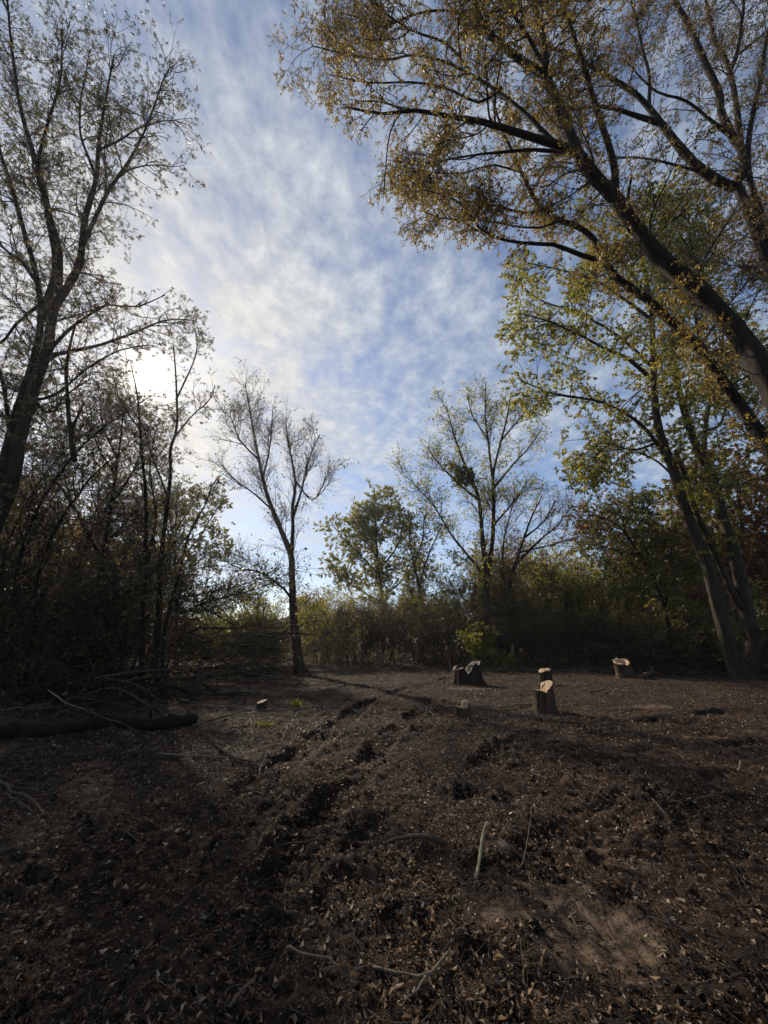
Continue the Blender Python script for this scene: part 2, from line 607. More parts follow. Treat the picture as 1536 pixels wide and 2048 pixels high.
def leaf_quads(pos, axis_, size, rng, kind='oval', fold=.25, ratio=.5):
    """leaf blades from their stalk end pos along axis_; returns V, faces"""
    n = len(pos)
    rn = rng.normal(size=(n, 3))
    s = unit(np.cross(axis_, rn))
    nn = np.cross(axis_, s)
    sz = size[:, None]
    if kind == 'oval':
        wv = sz * (ratio[:, None] if isinstance(ratio, np.ndarray) else ratio) * .5
        b, t = pos, pos + axis_ * sz + nn * sz * rng.uniform(-.25, .25, (n, 1))
        mid = pos + axis_ * sz * .48
        l, r = mid + s * wv + nn * sz * fold * .4, mid - s * wv + nn * sz * fold * .4
        V = np.stack([b, l, t, r], 1).reshape(-1, 3)
        i = np.arange(n)[:, None] * 4
        return V, np.concatenate([i + np.array([0, 1, 2]), i + np.array([0, 2, 3])])
    # star: a three-pointed maple blade sharing its stalk vertex
    V = [pos]
    for ang, ln in ((0, 1.0), (.85, .78), (-.85, .78)):
        dd = axis_ * math.cos(ang) + s * math.sin(ang)
        e = np.cross(nn, dd)
        bend = nn * sz * rng.uniform(-.2, .2, (n, 1))
        V += [pos + dd * sz * ln * .5 + e * sz * .13, pos + dd * sz * ln + bend, pos + dd * sz * ln * .5 - e * sz * .13]
    V = np.stack(V, 1).reshape(-1, 3)
    i = np.arange(n)[:, None] * 10
    return V, np.concatenate([i + np.array([0, 1, 2]), i + np.array([0, 2, 3]), i + np.array([0, 4, 5]), i + np.array([0, 5, 6]),
                              i + np.array([0, 7, 8]), i + np.array([0, 8, 9])])


def tree_geometry(limbs, levels, leaves, rng, base):
    """twig tubes and leaves grown from traced limbs. levels: (count, Lmin, Lmax, ang0, ang1, K, wiggle, tropism, tmin)"""
    paths = [l['path'] for l in limbs if not l.get('bare')]
    rads = [l['rad'] for l in limbs if not l.get('bare')]
    TV, TF, off = [], [], 0
    last = None
    allp, allr = paths, rads
    for li, (per, l0, l1, a0, a1, K, wig, trop, tmin) in enumerate(levels):
        if li == 2:
            K, per = 3, int(per * .78)
        elif li == 1:
            K = min(K, 5)
        if li == 1:
            srcp, srcr = list(last[0]) + paths, list(last[1]) + rads
        elif li == 0:
            srcp, srcr = paths, rads
        else:
            srcp, srcr = list(last[0]), list(last[1])
        p, t, rp, fr = spawn(srcp, srcr, per, tmin, rng)
        d = sprout_dirs(t, a0, a1, rng)
        L = rng.uniform(l0, l1, len(p)) * (1 - .5 * fr)
        path = grow(p, d, L, K, wig, trop, rng)
        r0 = np.minimum(rp * .6, .0035 + L * .011)
        rad = r0[:, None] * (1 - .72 * np.linspace(0, 1, K)[None, :]) + .0012
        S = 5 if li == 0 else 3
        v, q = tubes(path, rad, S)
        TV.append(v); TF.append(q + off); off += len(v)
        last = (path, rad)
    twv, twq = np.concatenate(TV) - base, np.concatenate(TF)
    lv = lf = None
    if leaves:
        per, s0, s1, kind, droop, ratio, keep = leaves
        p, t, rp, fr = spawn(list(last[0]), list(last[1]), per, .15, rng)
        if keep is not None:
            m = keep(p, rng)
            p, t = p[m], t[m]
        ax = unit(t * .5 + rng.normal(size=p.shape) * .7 + np.array([0, 0, -droop]))
        p = p + rng.normal(size=p.shape) * .02
        lv, lf = leaf_quads(p, ax, rng.uniform(s0, s1, len(p)), rng, kind, ratio=ratio)
        lv = lv - base
    return twv, twq, lv, lf


def limb_mesh(l, base, mat, S=10, name='limb'):
    K = len(l['path'])
    rad = np.repeat(l['rad'][:, None], S, 1)
    a = np.arange(S)
    sd = R.random() * 90
    rad = rad * (1 + .13 * perlin(a[None, :] * 1.7 + sd + np.arange(K)[:, None] * .13 * min(1, 40 / K), np.arange(K)[:, None] * .45 * min(1, 40 / K) + a[None, :] * .0))
    if S >= 20:
        arc = np.concatenate([[0], np.cumsum(np.linalg.norm(np.diff(l['path'], axis=0), axis=1))])[:, None]
        fur = np.abs(perlin(a[None, :] * .62 + sd * 3 + .8 * perlin(arc * 2.1, arc * 0 + sd), arc * 3.2 + sd))
        rad = rad * (1 + .15 * (fur - .3)) * (1 + .05 * perlin(a[None, :] * 6 / S + sd, arc * 1.1))
    else:
        rad = rad * (1 + .03 * perlin(a[None, :] * 2.9 + sd * 3, np.arange(K)[:, None] * .9 + sd))
    if l.get('flare'):
        hgt = np.linalg.norm(l['path'] - l['path'][0], axis=1)
        fl = l['flare'] * np.exp(-hgt / .45)
        rad = rad * (1 + fl[:, None] * (1 + .5 * np.sin(a * 2 * PI / S * 3 + sd)[None, :]))
    v, q = tubes(l['path'][None], rad[None], S)
    tipc = l['path'][-1][None]
    n = len(v)
    v = np.concatenate([v, tipc])
    tri = np.stack([n - S + np.arange(S), n - S + (np.arange(S) + 1) % S, np.full(S, n)], -1)
    return make_mesh(name, v - base, [q, tri], True, [mat])


def make_tree(name, label, cat, limbs, levels, leaves, bmat, tmat, lmat, base=None, group=None, seed=1, limb_names=True):
    rng = np.random.default_rng(seed)
    base = np.array(base if base is not None else limbs[0]['path'][0], float)
    root = empty(name, tuple(base), label, cat, group)
    first = True
    for l in limbs:
        nm = l['part']
        o = link(nm, limb_mesh(l, base, bmat, 32 if nm == 'trunk' else 9, nm), root)
    twv, twq, lv, lf = tree_geometry(limbs, levels, leaves, rng, base)
    tag(link('twigs', make_mesh('twigs', twv, [twq], True, [tmat]), root), kind='stuff')
    if lv is not None and len(lv):
        tag(link('crown', make_mesh('crown', lv, [lf], False, [lmat]), root), kind='stuff')
    return root


def W(x, y, z):
    return ('w', x, y, z)


def foot(px, py):
    g = G(px, py)
    return W(g[0], g[1], gz(g[0], g[1]) - .08), g[1]


# ---- N: the big tree leaning in from the right
YN = 6.2
N = [limb([W(7.6, 5.4, -.1), W(7.3, 5.6, 1.8), (1640, 960, 5.9), (1536, 762, 6.0), (1503, 700, 6.1), (1448, 636, YN), (1396, 580, YN), (1325, 518, YN), (1272, 458, YN), (1233, 400, YN), (1193, 358, YN), (1158, 310, YN), (1133, 250, YN), (1108, 190, YN), (1088, 150, YN), (1048, 125, YN), (1003, 90, YN), (968, 55, YN), (945, -20, YN), (930, -120, YN)], 105, 8, 'trunk', 46, .004, .9),
     limb([(1088, 150, YN), (1093, 130, 6.2), (1083, 65, 6.3), (1068, 0, 6.4), (1050, -110, 6.5)], 17, 8),
     limb([(1150, 304, YN), (1113, 290, 6.0), (1028, 263, 5.8), (968, 245, 5.7), (893, 232, 5.5), (828, 220, 5.4), (768, 228, 5.3), (690, 214, 5.2)], 24, 4),
     limb([(1113, 290, 6.1), (1048, 225, 6.3), (993, 180, 6.5), (933, 145, 6.6), (883, 122, 6.7), (823, 110, 6.8), (768, 120, 6.9), (700, 110, 6.9), (625, 92, 7.0)], 14, 3),
     limb([(1138, 305, YN), (1063, 300, 6.4), (993, 305, 6.6), (918, 315, 6.8), (840, 330, 7.0)], 11, 3),
     limb([(1230, 398, YN), (1228, 325, 6.1), (1203, 250, 6.0), (1188, 200, 6.0), (1168, 135, 5.9), (1143, 60, 5.9), (1123, 0, 5.8), (1100, -110, 5.8)], 20, 6),
     limb([(1100, 160, YN), (1088, 130, 6.0), (1048, 60, 5.8), (1008, 0, 5.6), (970, -90, 5.4)], 11, 4),
     limb([(1003, 90, YN), (970, 55, 6.3), (918, 25, 6.5), (858, 22, 6.6), (768, 45, 6.8), (680, 25, 7.0)], 9, 3),
     limb([(1003, 175, 6.5), (960, 205, 6.6), (900, 180, 6.6), (830, 165, 6.6), (740, 165, 6.6), (660, 150, 6.6)], 7, 3),
     limb([(940, 140, 6.6), (890, 85, 6.5), (820, 60, 6.4), (740, 0, 6.3), (680, -60, 6.3)], 7, 3),
     limb([(1255, 412, YN), (1258, 380, YN), (1264, 350, YN)], 9, 6)]
N[-1]['bare'] = True
N[0]['flare'] = .5


def keep_above(frac=1.0):
    return lambda p, rng: rng.random(len(p)) < frac


make_tree('deciduous_tree', 'big dark tree leaning in from the right edge with the thickest trunk and gold leaves', 'tree', N,
          [(150, .8, 2.6, 30, 65, 9, .16, .03, .30), (1300, .5, 1.3, 30, 60, 6, .18, .0, .25), (9000, .22, .6, 30, 65, 4, .2, -.02, .15)],
          (80000, .036, .072, 'oval', .5, .5, None), BARK_DARK, TWIG_DARK, LEAF_OLIVE, seed=3)

# ---- O: thinner companion with the kinked trunk
YO = 7.4
O = [limb([W(8.6, 7.0, -.1), W(8.3, 7.1, 2.0), (1600, 1010, 7.2), (1536, 895, 7.3), (1483, 815, YO), (1433, 745, YO), (1393, 690, YO), (1333, 635, YO), (1293, 598, YO), (1233, 555, YO), (1208, 520, YO), (1188, 480, YO), (1158, 455, YO), (1118, 440, YO), (1088, 420, YO), (1068, 395, YO), (1043, 345, YO), (1023, 300, YO), (1005, 262, YO), (985, 200, YO)], 62, 4, 'trunk', 44, .004, .85),
     limb([(1195, 520, YO), (1148, 505, 7.3), (1113, 490, 7.2), (1068, 487, 7.1), (1018, 482, 7.0), (968, 465, 7.0), (938, 425, 7.0), (903, 395, 7.0), (845, 380, 7.0)], 13, 3),
     limb([(1085, 422, YO), (1038, 425, 7.5), (993, 410, 7.6), (958, 410, 7.7), (918, 395, 7.8), (870, 375, 7.9), (800, 372, 8.0)], 8, 2.5),
     limb([(1060, 390, YO), (1090, 340, 7.6), (1110, 300, 7.8), (1118, 270, 7.9)], 6, 2.5),
     limb([(1120, 441, YO), (1080, 455, 7.2), (1030, 452, 7.1), (960, 440, 7.0), (900, 440, 7.0), (850, 425, 7.0)], 6, 2),
     limb([(1043, 345, YO), (985, 330, 7.5), (930, 345, 7.6), (860, 345, 7.7), (800, 330, 7.8)], 6, 2)]
O[0]['flare'] = .5
make_tree('deciduous_tree', 'thinner tree with a kinked trunk leaning beneath the thickest trunk at the right edge', 'tree', O,
          [(90, .5, 1.5, 30, 65, 8, .17, .03, .52), (700, .3, .9, 30, 60, 6, .18, .0, .25), (4500, .2, .5, 30, 65, 4, .2, -.02, .15)],
          (32000, .040, .08, 'oval', .5, .5, None), BARK_DARK, TWIG_DARK, LEAF_OLIVE, seed=4)

# ---- Q: tall forked tree in the upper right corner
YP = 9.6
Pt = [limb([W(14.2, 9.0, -.1), W(13.8, 9.1, 3.0), (1640, 760, 9.2), (1560, 600, 9.4), (1536, 525, YP), (1508, 450, YP), (1483, 390, YP), (1473, 365, YP), (1488, 345, YP), (1483, 300, YP), (1463, 270, YP), (1443, 225, YP), (1438, 185, YP), (1408, 120, YP), (1378, 50, YP), (1348, 0, YP), (1310, -90, YP)], 60, 8, 'trunk', 44, .003, .8),
      limb([(1476, 374, YP), (1453, 370, YP), (1408, 345, 9.4), (1368, 305, 9.3), (1328, 255, 9.2), (1293, 210, 9.1), (1268, 185, 9.0), (1228, 160, 8.9), (1183, 135, 8.8), (1148, 110, 8.8), (1098, 95, 8.7), (1040, 70, 8.6)], 27, 4),
      limb([(1320, 247, 9.2), (1268, 230, 9.0), (1218, 215, 8.8), (1168, 215, 8.6), (1130, 222, 8.5), (1080, 215, 8.4)], 15, 3),
      limb([(1298, 212, 9.1), (1298, 150, 9.2), (1283, 90, 9.3), (1263, 0, 9.4), (1250, -80, 9.4)], 10, 4),
      limb([(1402, 344, 9.4), (1308, 320, 9.4), (1248, 315, 9.3), (1195, 326, 9.3)], 8, 3),
      limb([(1481, 292, YP), (1473, 215, 9.8), (1458, 135, 9.9), (1428, 75, 10.0), (1413, 0, 10.0), (1400, -80, 10)], 16, 6),
      limb([(1462, 140, 9.9), (1473, 110, 9.8), (1483, 50, 9.7), (1488, 0, 9.7), (1495, -80, 9.7)], 10, 5),
      limb([(1470, 280, YP), (1433, 250, 9.4), (1403, 225, 9.3), (1368, 200, 9.2), (1308, 180, 9.1), (1250, 120, 9)], 10, 3),
      limb([W(13.4, 9.2, 6.5), (1590, 560, 9.5), (1536, 465, YP), (1518, 415, 9.5), (1498, 340, 9.5), (1500, 260, 9.5), (1520, 160, 9.5), (1536, 60, 9.5)], 26, 8),
      limb([(1468, 115, 9.8), (1500, 90, 9.8), (1536, 60, 9.8), (1580, 20, 9.8)], 6, 3)]
make_tree('deciduous_tree', 'tall forking tree filling the upper right corner beyond the leaning trunks', 'tree', Pt,
          [(150, .9, 2.6, 30, 65, 8, .16, .04, .28), (1100, .5, 1.3, 30, 60, 6, .18, .0, .25), (8000, .25, .7, 30, 65, 4, .2, -.02, .15)],
          (48000, .05, .092, 'oval', .5, .5, None), BARK_DARK, TWIG_DARK, LEAF_BROWN, seed=5)

# ---- L: the tall pair of stems at the right of the clearing
fL, YL = foot(1483, 1354)
Lb = [limb([fL, (1458, 1290, YL), (1433, 1200, YL), (1413, 1125, YL), (1378, 1040, YL), (1353, 960, YL), (1328, 890, YL), (1313, 835, YL), (1308, 770, YL), (1306, 700, YL), (1303, 620, YL), (1288, 540, YL), (1268, 460, YL), (1245, 400, YL)], 40, 4, 'trunk', 44, .003, .75),
      limb([W(fL[1] + .45, YL + .3, 0), (1508, 1290, YL), (1488, 1200, YL), (1468, 1100, YL), (1443, 1025, YL), (1428, 965, YL), (1403, 910, YL), (1383, 870, YL), (1363, 800, YL), (1353, 750, YL), (1345, 690, YL), (1352, 620, YL), (1345, 540, YL)], 42, 4, 'trunk', 40, .003, .75),
      limb([(1478, 1215, YL), (1428, 1100, YL), (1393, 1025, YL), (1373, 960, YL), (1350, 900, YL)], 20, 8),
      limb([(1406, 912, YL), (1413, 840, YL), (1423, 790, YL), (1440, 720, YL), (1450, 640, YL)], 13, 4),
      limb([(1416, 860, YL), (1440, 850, YL), (1455, 800, YL), (1470, 740, YL)], 8, 3),
      limb([(1306, 760, YL), (1258, 720, YL - 1), (1208, 695, YL - 2), (1148, 665, YL - 3), (1088, 640, YL - 3.5), (1040, 628, YL - 4)], 12, 3),
      limb([(1305, 735, YL), (1258, 690, YL + 1), (1203, 650, YL + 1.5), (1138, 620, YL + 2), (1080, 600, YL + 2), (1030, 560, YL + 2)], 10, 3),
      limb([(1338, 925, YL), (1288, 855, YL - .5), (1218, 810, YL - 1), (1158, 795, YL - 1.5), (1098, 785, YL - 2), (1050, 765, YL - 2)], 12, 3),
      limb([(1304, 640, YL), (1250, 600, YL - 1), (1190, 560, YL - 2), (1120, 540, YL - 2.5), (1050, 525, YL - 3)], 9, 3),
      limb([(1300, 600, YL), (1250, 530, YL + 1), (1200, 470, YL + 1.5), (1150, 420, YL + 2)], 8, 3),
      limb([(1350, 700, YL), (1375, 610, YL), (1390, 530, YL - .5), (1400, 450, YL - 1)], 9, 3),
      limb([(1325, 880, YL), (1270, 900, YL - 1), (1220, 890, YL - 2), (1180, 920, YL - 2.5)], 8, 3),
      limb([(1360, 965, YL), (1310, 920, YL + .5), (1260, 905, YL + 1), (1210, 940, YL + 1.2)], 7, 2.5),
      limb([(1300, 560, YL), (1320, 480, YL), (1340, 420, YL), (1350, 380, YL)], 8, 3)]
Lb[0]['flare'] = .6
Lb[1]['flare'] = .5
make_tree('deciduous_tree', 'tall tree of twin grey stems right of the clearing with yellow green leaves', 'tree', Lb,
          [(210, 1.6, 4.4, 30, 65, 8, .15, .02, .28), (1700, .8, 2.2, 30, 60, 6, .18, -.03, .25), (9000, .4, 1.1, 30, 65, 4, .2, -.06, .15)],
          (122000, .098, .175, 'oval', .8, .5, lambda p, rng: p[:, 2] > 6.0), BARK_GREY, TWIG_DARK, LEAF_YGREEN, seed=6)

# ---- A: the maple at the left edge
YA = 8.0
A = [limb([W(-8.6, 7.7, -.1), W(-8.4, 7.8, 1.2), (10, 1000, YA), (38, 880, YA), (70, 770, YA), (95, 700, YA), (102, 650, YA), (112, 610, YA), (135, 575, YA), (158, 530, YA), (165, 480, YA), (172, 430, YA), (192, 360, YA), (196, 310, YA), (200, 270, YA), (215, 180, YA), (228, 110, YA)], 60, 3, 'trunk', 44, .003, .75),
     limb([W(-8.8, 7.9, -.1), W(-8.7, 7.9, 1.4), (-10, 1000, YA), (15, 900, YA), (35, 820, YA), (62, 740, YA), (80, 660, YA), (80, 600, YA), (70, 540, YA), (50, 470, YA), (25, 380, YA), (0, 300, YA), (-25, 200, YA)], 42, 4, 'trunk', 40, .003, .75),
     limb([(82, 640, YA), (112, 540, YA + .2), (100, 450, YA + .3), (85, 370, YA + .4), (60, 280, YA + .4), (35, 180, YA + .5), (20, 60, YA + .5), (10, -40, YA + .5)], 22, 4),
     limb([(118, 590, YA), (118, 500, YA - .2), (90, 400, YA - .3), (75, 340, YA - .4), (95, 250, YA - .4), (120, 160, YA - .5), (125, 60, YA - .5)], 16, 3),
     limb([(162, 500, YA), (210, 395, YA + .1), (258, 320, YA + .2), (295, 250, YA + .3), (330, 150, YA + .3), (350, 130, YA + .3)], 12, 2.5),
     limb([(198, 300, YA), (240, 280, YA + .2), (280, 255, YA + .3), (340, 240, YA + .4), (370, 248, YA + .4)], 7, 2),
     limb([(190, 350, YA), (160, 260, YA), (165, 180, YA), (180, 100, YA)], 8, 2),
     limb([(98, 700, YA), (150, 650, YA + .5), (215, 610, YA + .8), (270, 615, YA + 1.0), (330, 590, YA + 1.2)], 11, 2.5),
     limb([(90, 715, YA), (130, 705, YA + .5), (200, 690, YA + .8), (270, 665, YA + 1), (330, 640, YA + 1.2), (380, 640, YA + 1.3)], 13, 2.5),
     limb([(60, 800, YA), (110, 790, YA + .5), (170, 740, YA + .8), (240, 700, YA + 1.0), (300, 690, YA + 1.2)], 9, 2.5),
     limb([(30, 900, YA), (18, 850, YA), (5, 760, YA), (-20, 700, YA)], 14, 6),
     limb([(70, 560, YA), (40, 520, YA), (10, 500, YA), (-30, 440, YA)], 10, 4),
     limb([(78, 610, YA), (30, 650, YA), (0, 690, YA), (-40, 690, YA)], 9, 4),
     limb([(60, 790, YA), (100, 830, YA + .4), (130, 790, YA + .6), (180, 760, YA + .8)], 8, 3)]
A[0]['flare'] = .5
make_tree('maple_tree', 'tall dark maple at the left edge with star shaped leaves against the clouds', 'tree', A,
          [(180, .9, 2.5, 25, 60, 8, .15, .05, .22), (1500, .5, 1.4, 30, 60, 6, .18, .02, .2), (9000, .2, .6, 30, 65, 4, .2, 0, .2)],
          (16000, .06, .12, 'star', .7, .5, None), BARK_DARK, TWIG_DARK, LEAF_SILVER, seed=8)

# a broken limb hanging in the thicket beneath the maple
brk = [limb([(150, 652, 8.52), (140, 690, 8.5), (133, 740, 8.5), (136, 820, 8.5), (146, 905, 8.5), (149, 922, 8.5)], 5, 13, 'stem'),
       limb([(141, 866, 8.5), (154, 835, 8.5), (168, 808, 8.5)], 7, 4, 'fork'),
       limb([(133, 745, 8.5), (120, 720, 8.5), (112, 690, 8.5)], 5, 2, 'fork')]
bb = brk[0]['path'][0]
br = empty('broken_branch', tuple(bb), 'dead broken branch hanging upright below the left maple with a thick torn end', 'branch')
for l in brk:
    link(l['part'], limb_mesh(l, bb, BARK_DARK, 8, l['part']), br)

# ---- C: clump of slender young stems in front of the sun
fC, YC = foot(300, 1398)
Cc = [limb([W(fC[1] - .25, YC, 0), (285, 1250, YC), (290, 1130, YC), (292, 1000, YC), (283, 900, YC), (276, 800, YC), (262, 730, YC)], 17, 3, 'trunk', 30, .004, .8),
      limb([W(fC[1] + .12, YC - .1, 0), (316, 1250, YC), (320, 1150, YC), (328, 1060, YC), (340, 960, YC), (341, 900, YC), (354, 850, YC), (352, 760, YC), (347, 690, YC)], 19, 3, 'trunk', 30, .004, .8),
      limb([W(fC[1] + .3, YC, 0), (330, 1260, YC), (355, 1160, YC), (382, 1060, YC), (410, 1010, YC), (425, 970, YC), (442, 950, YC)], 14, 2.5, 'trunk', 26, .004, .8),
      limb([(322, 1140, YC), (350, 1100, YC), (385, 1060, YC), (400, 1030, YC)], 6, 2),
      limb([(292, 1140, YC), (312, 1040, YC + .2), (300, 940, YC + .3), (310, 860, YC + .3)], 9, 2),
      limb([(345, 880, YC), (385, 830, YC), (420, 800, YC), (430, 770, YC)], 5, 2),
      limb([(352, 800, YC), (380, 740, YC), (395, 690, YC), (385, 640, YC)], 5, 2),
      limb([(280, 860, YC), (240, 800, YC), (225, 740, YC)], 5, 2),
      limb([(334, 990, YC), (300, 900, YC - .2), (285, 850, YC - .2), (265, 820, YC - .2)], 6, 2)]
make_tree('sapling', 'clump of three slender dark stems with sparse leaves standing below the sun', 'tree', Cc,
          [(60, .6, 1.8, 25, 55, 7, .16, .06, .35), (500, .35, .9, 30, 60, 5, .2, .02, .2), (2000, .2, .5, 30, 60, 4, .2, 0, .2)],
          (4200, .07, .12, 'star', .6, .5, lambda p, rng: p[:, 2] > 3.2), BARK_DARK, TWIG_DARK, LEAF_SILVER, base=G(300, 1398), seed=9)

# ---- E: nearly bare tree left of the middle
fE, YE = foot(600, 1349)
E = [limb([fE, (594, 1300, YE), (587, 1230, YE), (584, 1160, YE), (582, 1112, YE), (562, 1060, YE), (545, 1020, YE), (530, 975, YE), (518, 920, YE), (508, 870, YE), (498, 810, YE), (490, 768, YE)], 26, 2.5, 'trunk', 34, .003, .8),
     limb([(582, 1118, YE), (586, 1060, YE), (585, 1020, YE), (590, 960, YE), (580, 900, YE), (572, 850, YE)], 13, 2.5),
     limb([(586, 1035, YE), (602, 985, YE), (612, 940, YE), (625, 900, YE), (640, 870, YE)], 8, 2),
     limb([(584, 1200, YE), (565, 1175, YE), (520, 1145, YE - .5), (475, 1135, YE - 1), (430, 1110, YE - 1.2)], 8, 2),
     limb([(545, 1020, YE), (505, 985, YE), (470, 960, YE), (445, 930, YE)], 6, 2),
     limb([(518, 920, YE), (480, 880, YE), (460, 830, YE)], 6, 2),
     limb([(525, 960, YE), (540, 890, YE), (545, 820, YE)], 6, 2),
     limb([(590, 960, YE), (625, 1000, YE), (650, 960, YE), (662, 930, YE)], 5, 2)]
E[0]['flare'] = .8
make_tree('deciduous_tree', 'nearly bare single trunked tree forking low left of the middle of the clearing', 'tree', E,
          [(115, 1.2, 2.7, 20, 45, 8, .10, .07, .3), (1250, .7, 1.6, 22, 48, 6, .12, .05, .2), (5600, .4, 1.0, 25, 50, 4, .14, .03, .15)],
          (1500, .10, .18, 'oval', .4, .55, None), BARK_DARK, TWIG_DARK, LEAF_SILVER, seed=10)

# ---- H: tall sparse tree right of the middle
YH = 29.0
Hh = [limb([W(*P(972, 1316, YH)), (974, 1200, YH), (971, 1150, YH), (965, 1080, YH), (958, 1000, YH), (945, 965, YH), (928, 925, YH), (908, 870, YH), (893, 815, YH)], 22, 2.5, 'trunk', 32, .003, .8),
      limb([(972, 1160, YH), (984, 1090, YH), (988, 1010, YH), (986, 950, YH), (1003, 880, YH), (1015, 830, YH), (1022, 785, YH)], 15, 2.5),
      limb([(986, 960, YH), (976, 880, YH), (970, 820, YH), (972, 765, YH)], 8, 2),
      limb([(988, 975, YH), (1030, 925, YH), (1062, 890, YH), (1085, 855, YH)], 7, 2),
      limb([(967, 1150, YH), (935, 1110, YH), (900, 1065, YH), (870, 1015, YH), (835, 975, YH), (808, 948, YH)], 8, 2),
      limb([(958, 1000, YH), (920, 970, YH), (880, 930, YH), (855, 895, YH)], 8, 2),
      limb([(976, 880, YH), (945, 830, YH), (935, 790, YH)], 5, 2),
      limb([(1003, 880, YH), (1045, 830, YH), (1065, 800, YH)], 5, 2),
      limb([(988, 1050, YH), (1030, 1000, YH), (1055, 960, YH)], 6, 2),
      limb([(957, 1000, YH), (948, 965, YH), (942, 948, YH)], 8, 3)]
make_tree('deciduous_tree', 'tall sparse tree right of the middle with thin pale green leaves and splintered forks', 'tree', Hh,
          [(150, 1.4, 3.2, 22, 50, 8, .12, .06, .28), (1700, .8, 1.8, 25, 50, 6, .14, .03, .2), (6000, .5, 1.1, 25, 55, 4, .16, .0, .15)],
          (10000, .11, .20, 'oval', .4, .6, lambda p, rng: p[:, 2] > 5), BARK_GREY, TWIG_DARK, LEAF_YGREEN, seed=12)

# ---- I: spreading bare tree beside it
YI = 33.0
Ii = [limb([W(*P(1015, 1310, YI)), (1016, 1240, YI), (1018, 1180, YI), (1030, 1130, YI), (1050, 1070, YI), (1065, 1030, YI), (1085, 990, YI)], 16, 2.5, 'trunk', 26, .003, .8),
      limb([(1017, 1200, YI), (1005, 1130, YI), (1008, 1080, YI), (1020, 1030, YI), (1030, 990, YI)], 9, 2),
      limb([(1030, 1130, YI), (1080, 1080, YI), (1115, 1050, YI), (1145, 1010, YI)], 8, 2),
      limb([(1050, 1075, YI), (1090, 1040, YI), (1110, 1000, YI)], 6, 2),
      limb([(1040, 1105, YI), (1100, 1090, YI), (1150, 1075, YI)], 5, 2)]
make_tree('deciduous_tree', 'bare brown tree with spreading fine branches just right of the tall sparse tree', 'tree', Ii,
          [(120, 1.4, 3.4, 20, 50, 8, .10, .05, .25), (800, .8, 1.8, 22, 50, 6, .12, .04, .2), (3500, .5, 1.1, 25, 50, 4, .14, .02, .15)],
          (800, .14, .24, 'oval', .4, .6, None), BARK_DARK, TWIG_TAN, LEAF_RUSSET, seed=13)

# ---- F: rounded yellow-green tree in the middle distance
YF = 44.0
Ff = [limb([W(*P(766, 1300, YF)), (765, 1200, YF), (757, 1140, YF), (752, 1070, YF), (750, 1010, YF), (748, 975, YF)], 13, 2.5, 'trunk', 26, .003),
      limb([(758, 1150, YF), (720, 1110, YF), (690, 1080, YF), (665, 1050, YF)], 6, 2),
      limb([(758, 1140, YF), (790, 1100, YF), (805, 1060, YF), (810, 1020, YF)], 6, 2),
      limb([(753, 1090, YF), (725, 1040, YF), (705, 1015, YF)], 5, 2),
      limb([(752, 1070, YF), (775, 1030, YF), (785, 1000, YF)], 5, 2),
      limb([(756, 1120, YF), (730, 1075, YF), (722, 1040, YF)], 5, 2),
      limb([(763, 1205, YF), (720, 1180, YF), (680, 1155, YF), (655, 1120, YF)], 5, 2),
      limb([(763, 1195, YF), (800, 1165, YF), (825, 1130, YF), (830, 1095, YF)], 5, 2)]
make_tree('deciduous_tree', 'rounded yellow green tree in the middle distance between two bare trees', 'tree', Ff,
          [(190, 1.3, 3.2, 30, 60, 7, .14, .03, .2), (1700, .7, 1.8, 30, 60, 5, .16, .0, .2), (4500, .5, 1.1, 30, 60, 4, .16, .0, .15)],
          (52000, .13, .22, 'oval', .4, .65, None), BARK_DARK, TWIG_DARK, LEAF_YGREEN, seed=14)

# ---- K: small dark tree between the rounded one and the tall sparse one
YK = 40.0
Kk = [limb([W(*P(842, 1310, YK)), (840, 1220, YK), (838, 1170, YK), (828, 1130, YK), (820, 1080, YK), (822, 1030, YK)], 11, 2, 'trunk', 22, .003),
      limb([(838, 1180, YK), (850, 1130, YK), (870, 1080, YK), (885, 1050, YK)], 6, 2),
      limb([(828, 1130, YK), (845, 1080, YK), (848, 1030, YK)], 5, 2)]
make_tree('deciduous_tree', 'small dark slim tree with few leaves right of the rounded yellow green tree', 'tree', Kk,
          [(60, 1.2, 2.8, 22, 50, 7, .12, .05, .25), (400, .7, 1.6, 25, 55, 5, .14, .02, .2), (1200, .5, 1.0, 25, 55, 4, .16, .0, .15)],
          (2000, .18, .30, 'oval', .4, .6, None), BARK_DARK, TWIG_DARK, LEAF_GREEN, seed=15)

# ---- D: leafy tree behind the slender stems
YD = 30.0
Dd = [limb([W(*P(352, 1330, YD)), (352, 1200, YD), (350, 1120, YD), (352, 1050, YD), (356, 990, YD)], 14, 3, 'trunk', 22, .003),
      limb([(350, 1130, YD), (395, 1080, YD), (420, 1040, YD), (440, 1010, YD)], 7, 2),
      limb([(350, 1100, YD), (318, 1050, YD), (300, 1010, YD)], 6, 2),
      limb([(352, 1060, YD), (385, 1010, YD), (400, 985, YD)], 5, 2),
      limb([(350, 1150, YD), (400, 1120, YD), (430, 1080, YD)], 5, 2)]
make_tree('deciduous_tree', 'leafy olive tree seen behind the clump of slender stems', 'tree', Dd,
          [(90, 1.2, 2.8, 30, 60, 7, .14, .02, .25), (500, .7, 1.6, 30, 60, 5, .16, .0, .2), (1600, .5, 1.0, 30, 60, 4, .16, .0, .15)],
          (9000, .15, .27, 'oval', .5, .6, None), BARK_DARK, TWIG_DARK, LEAF_GREEN, seed=16)

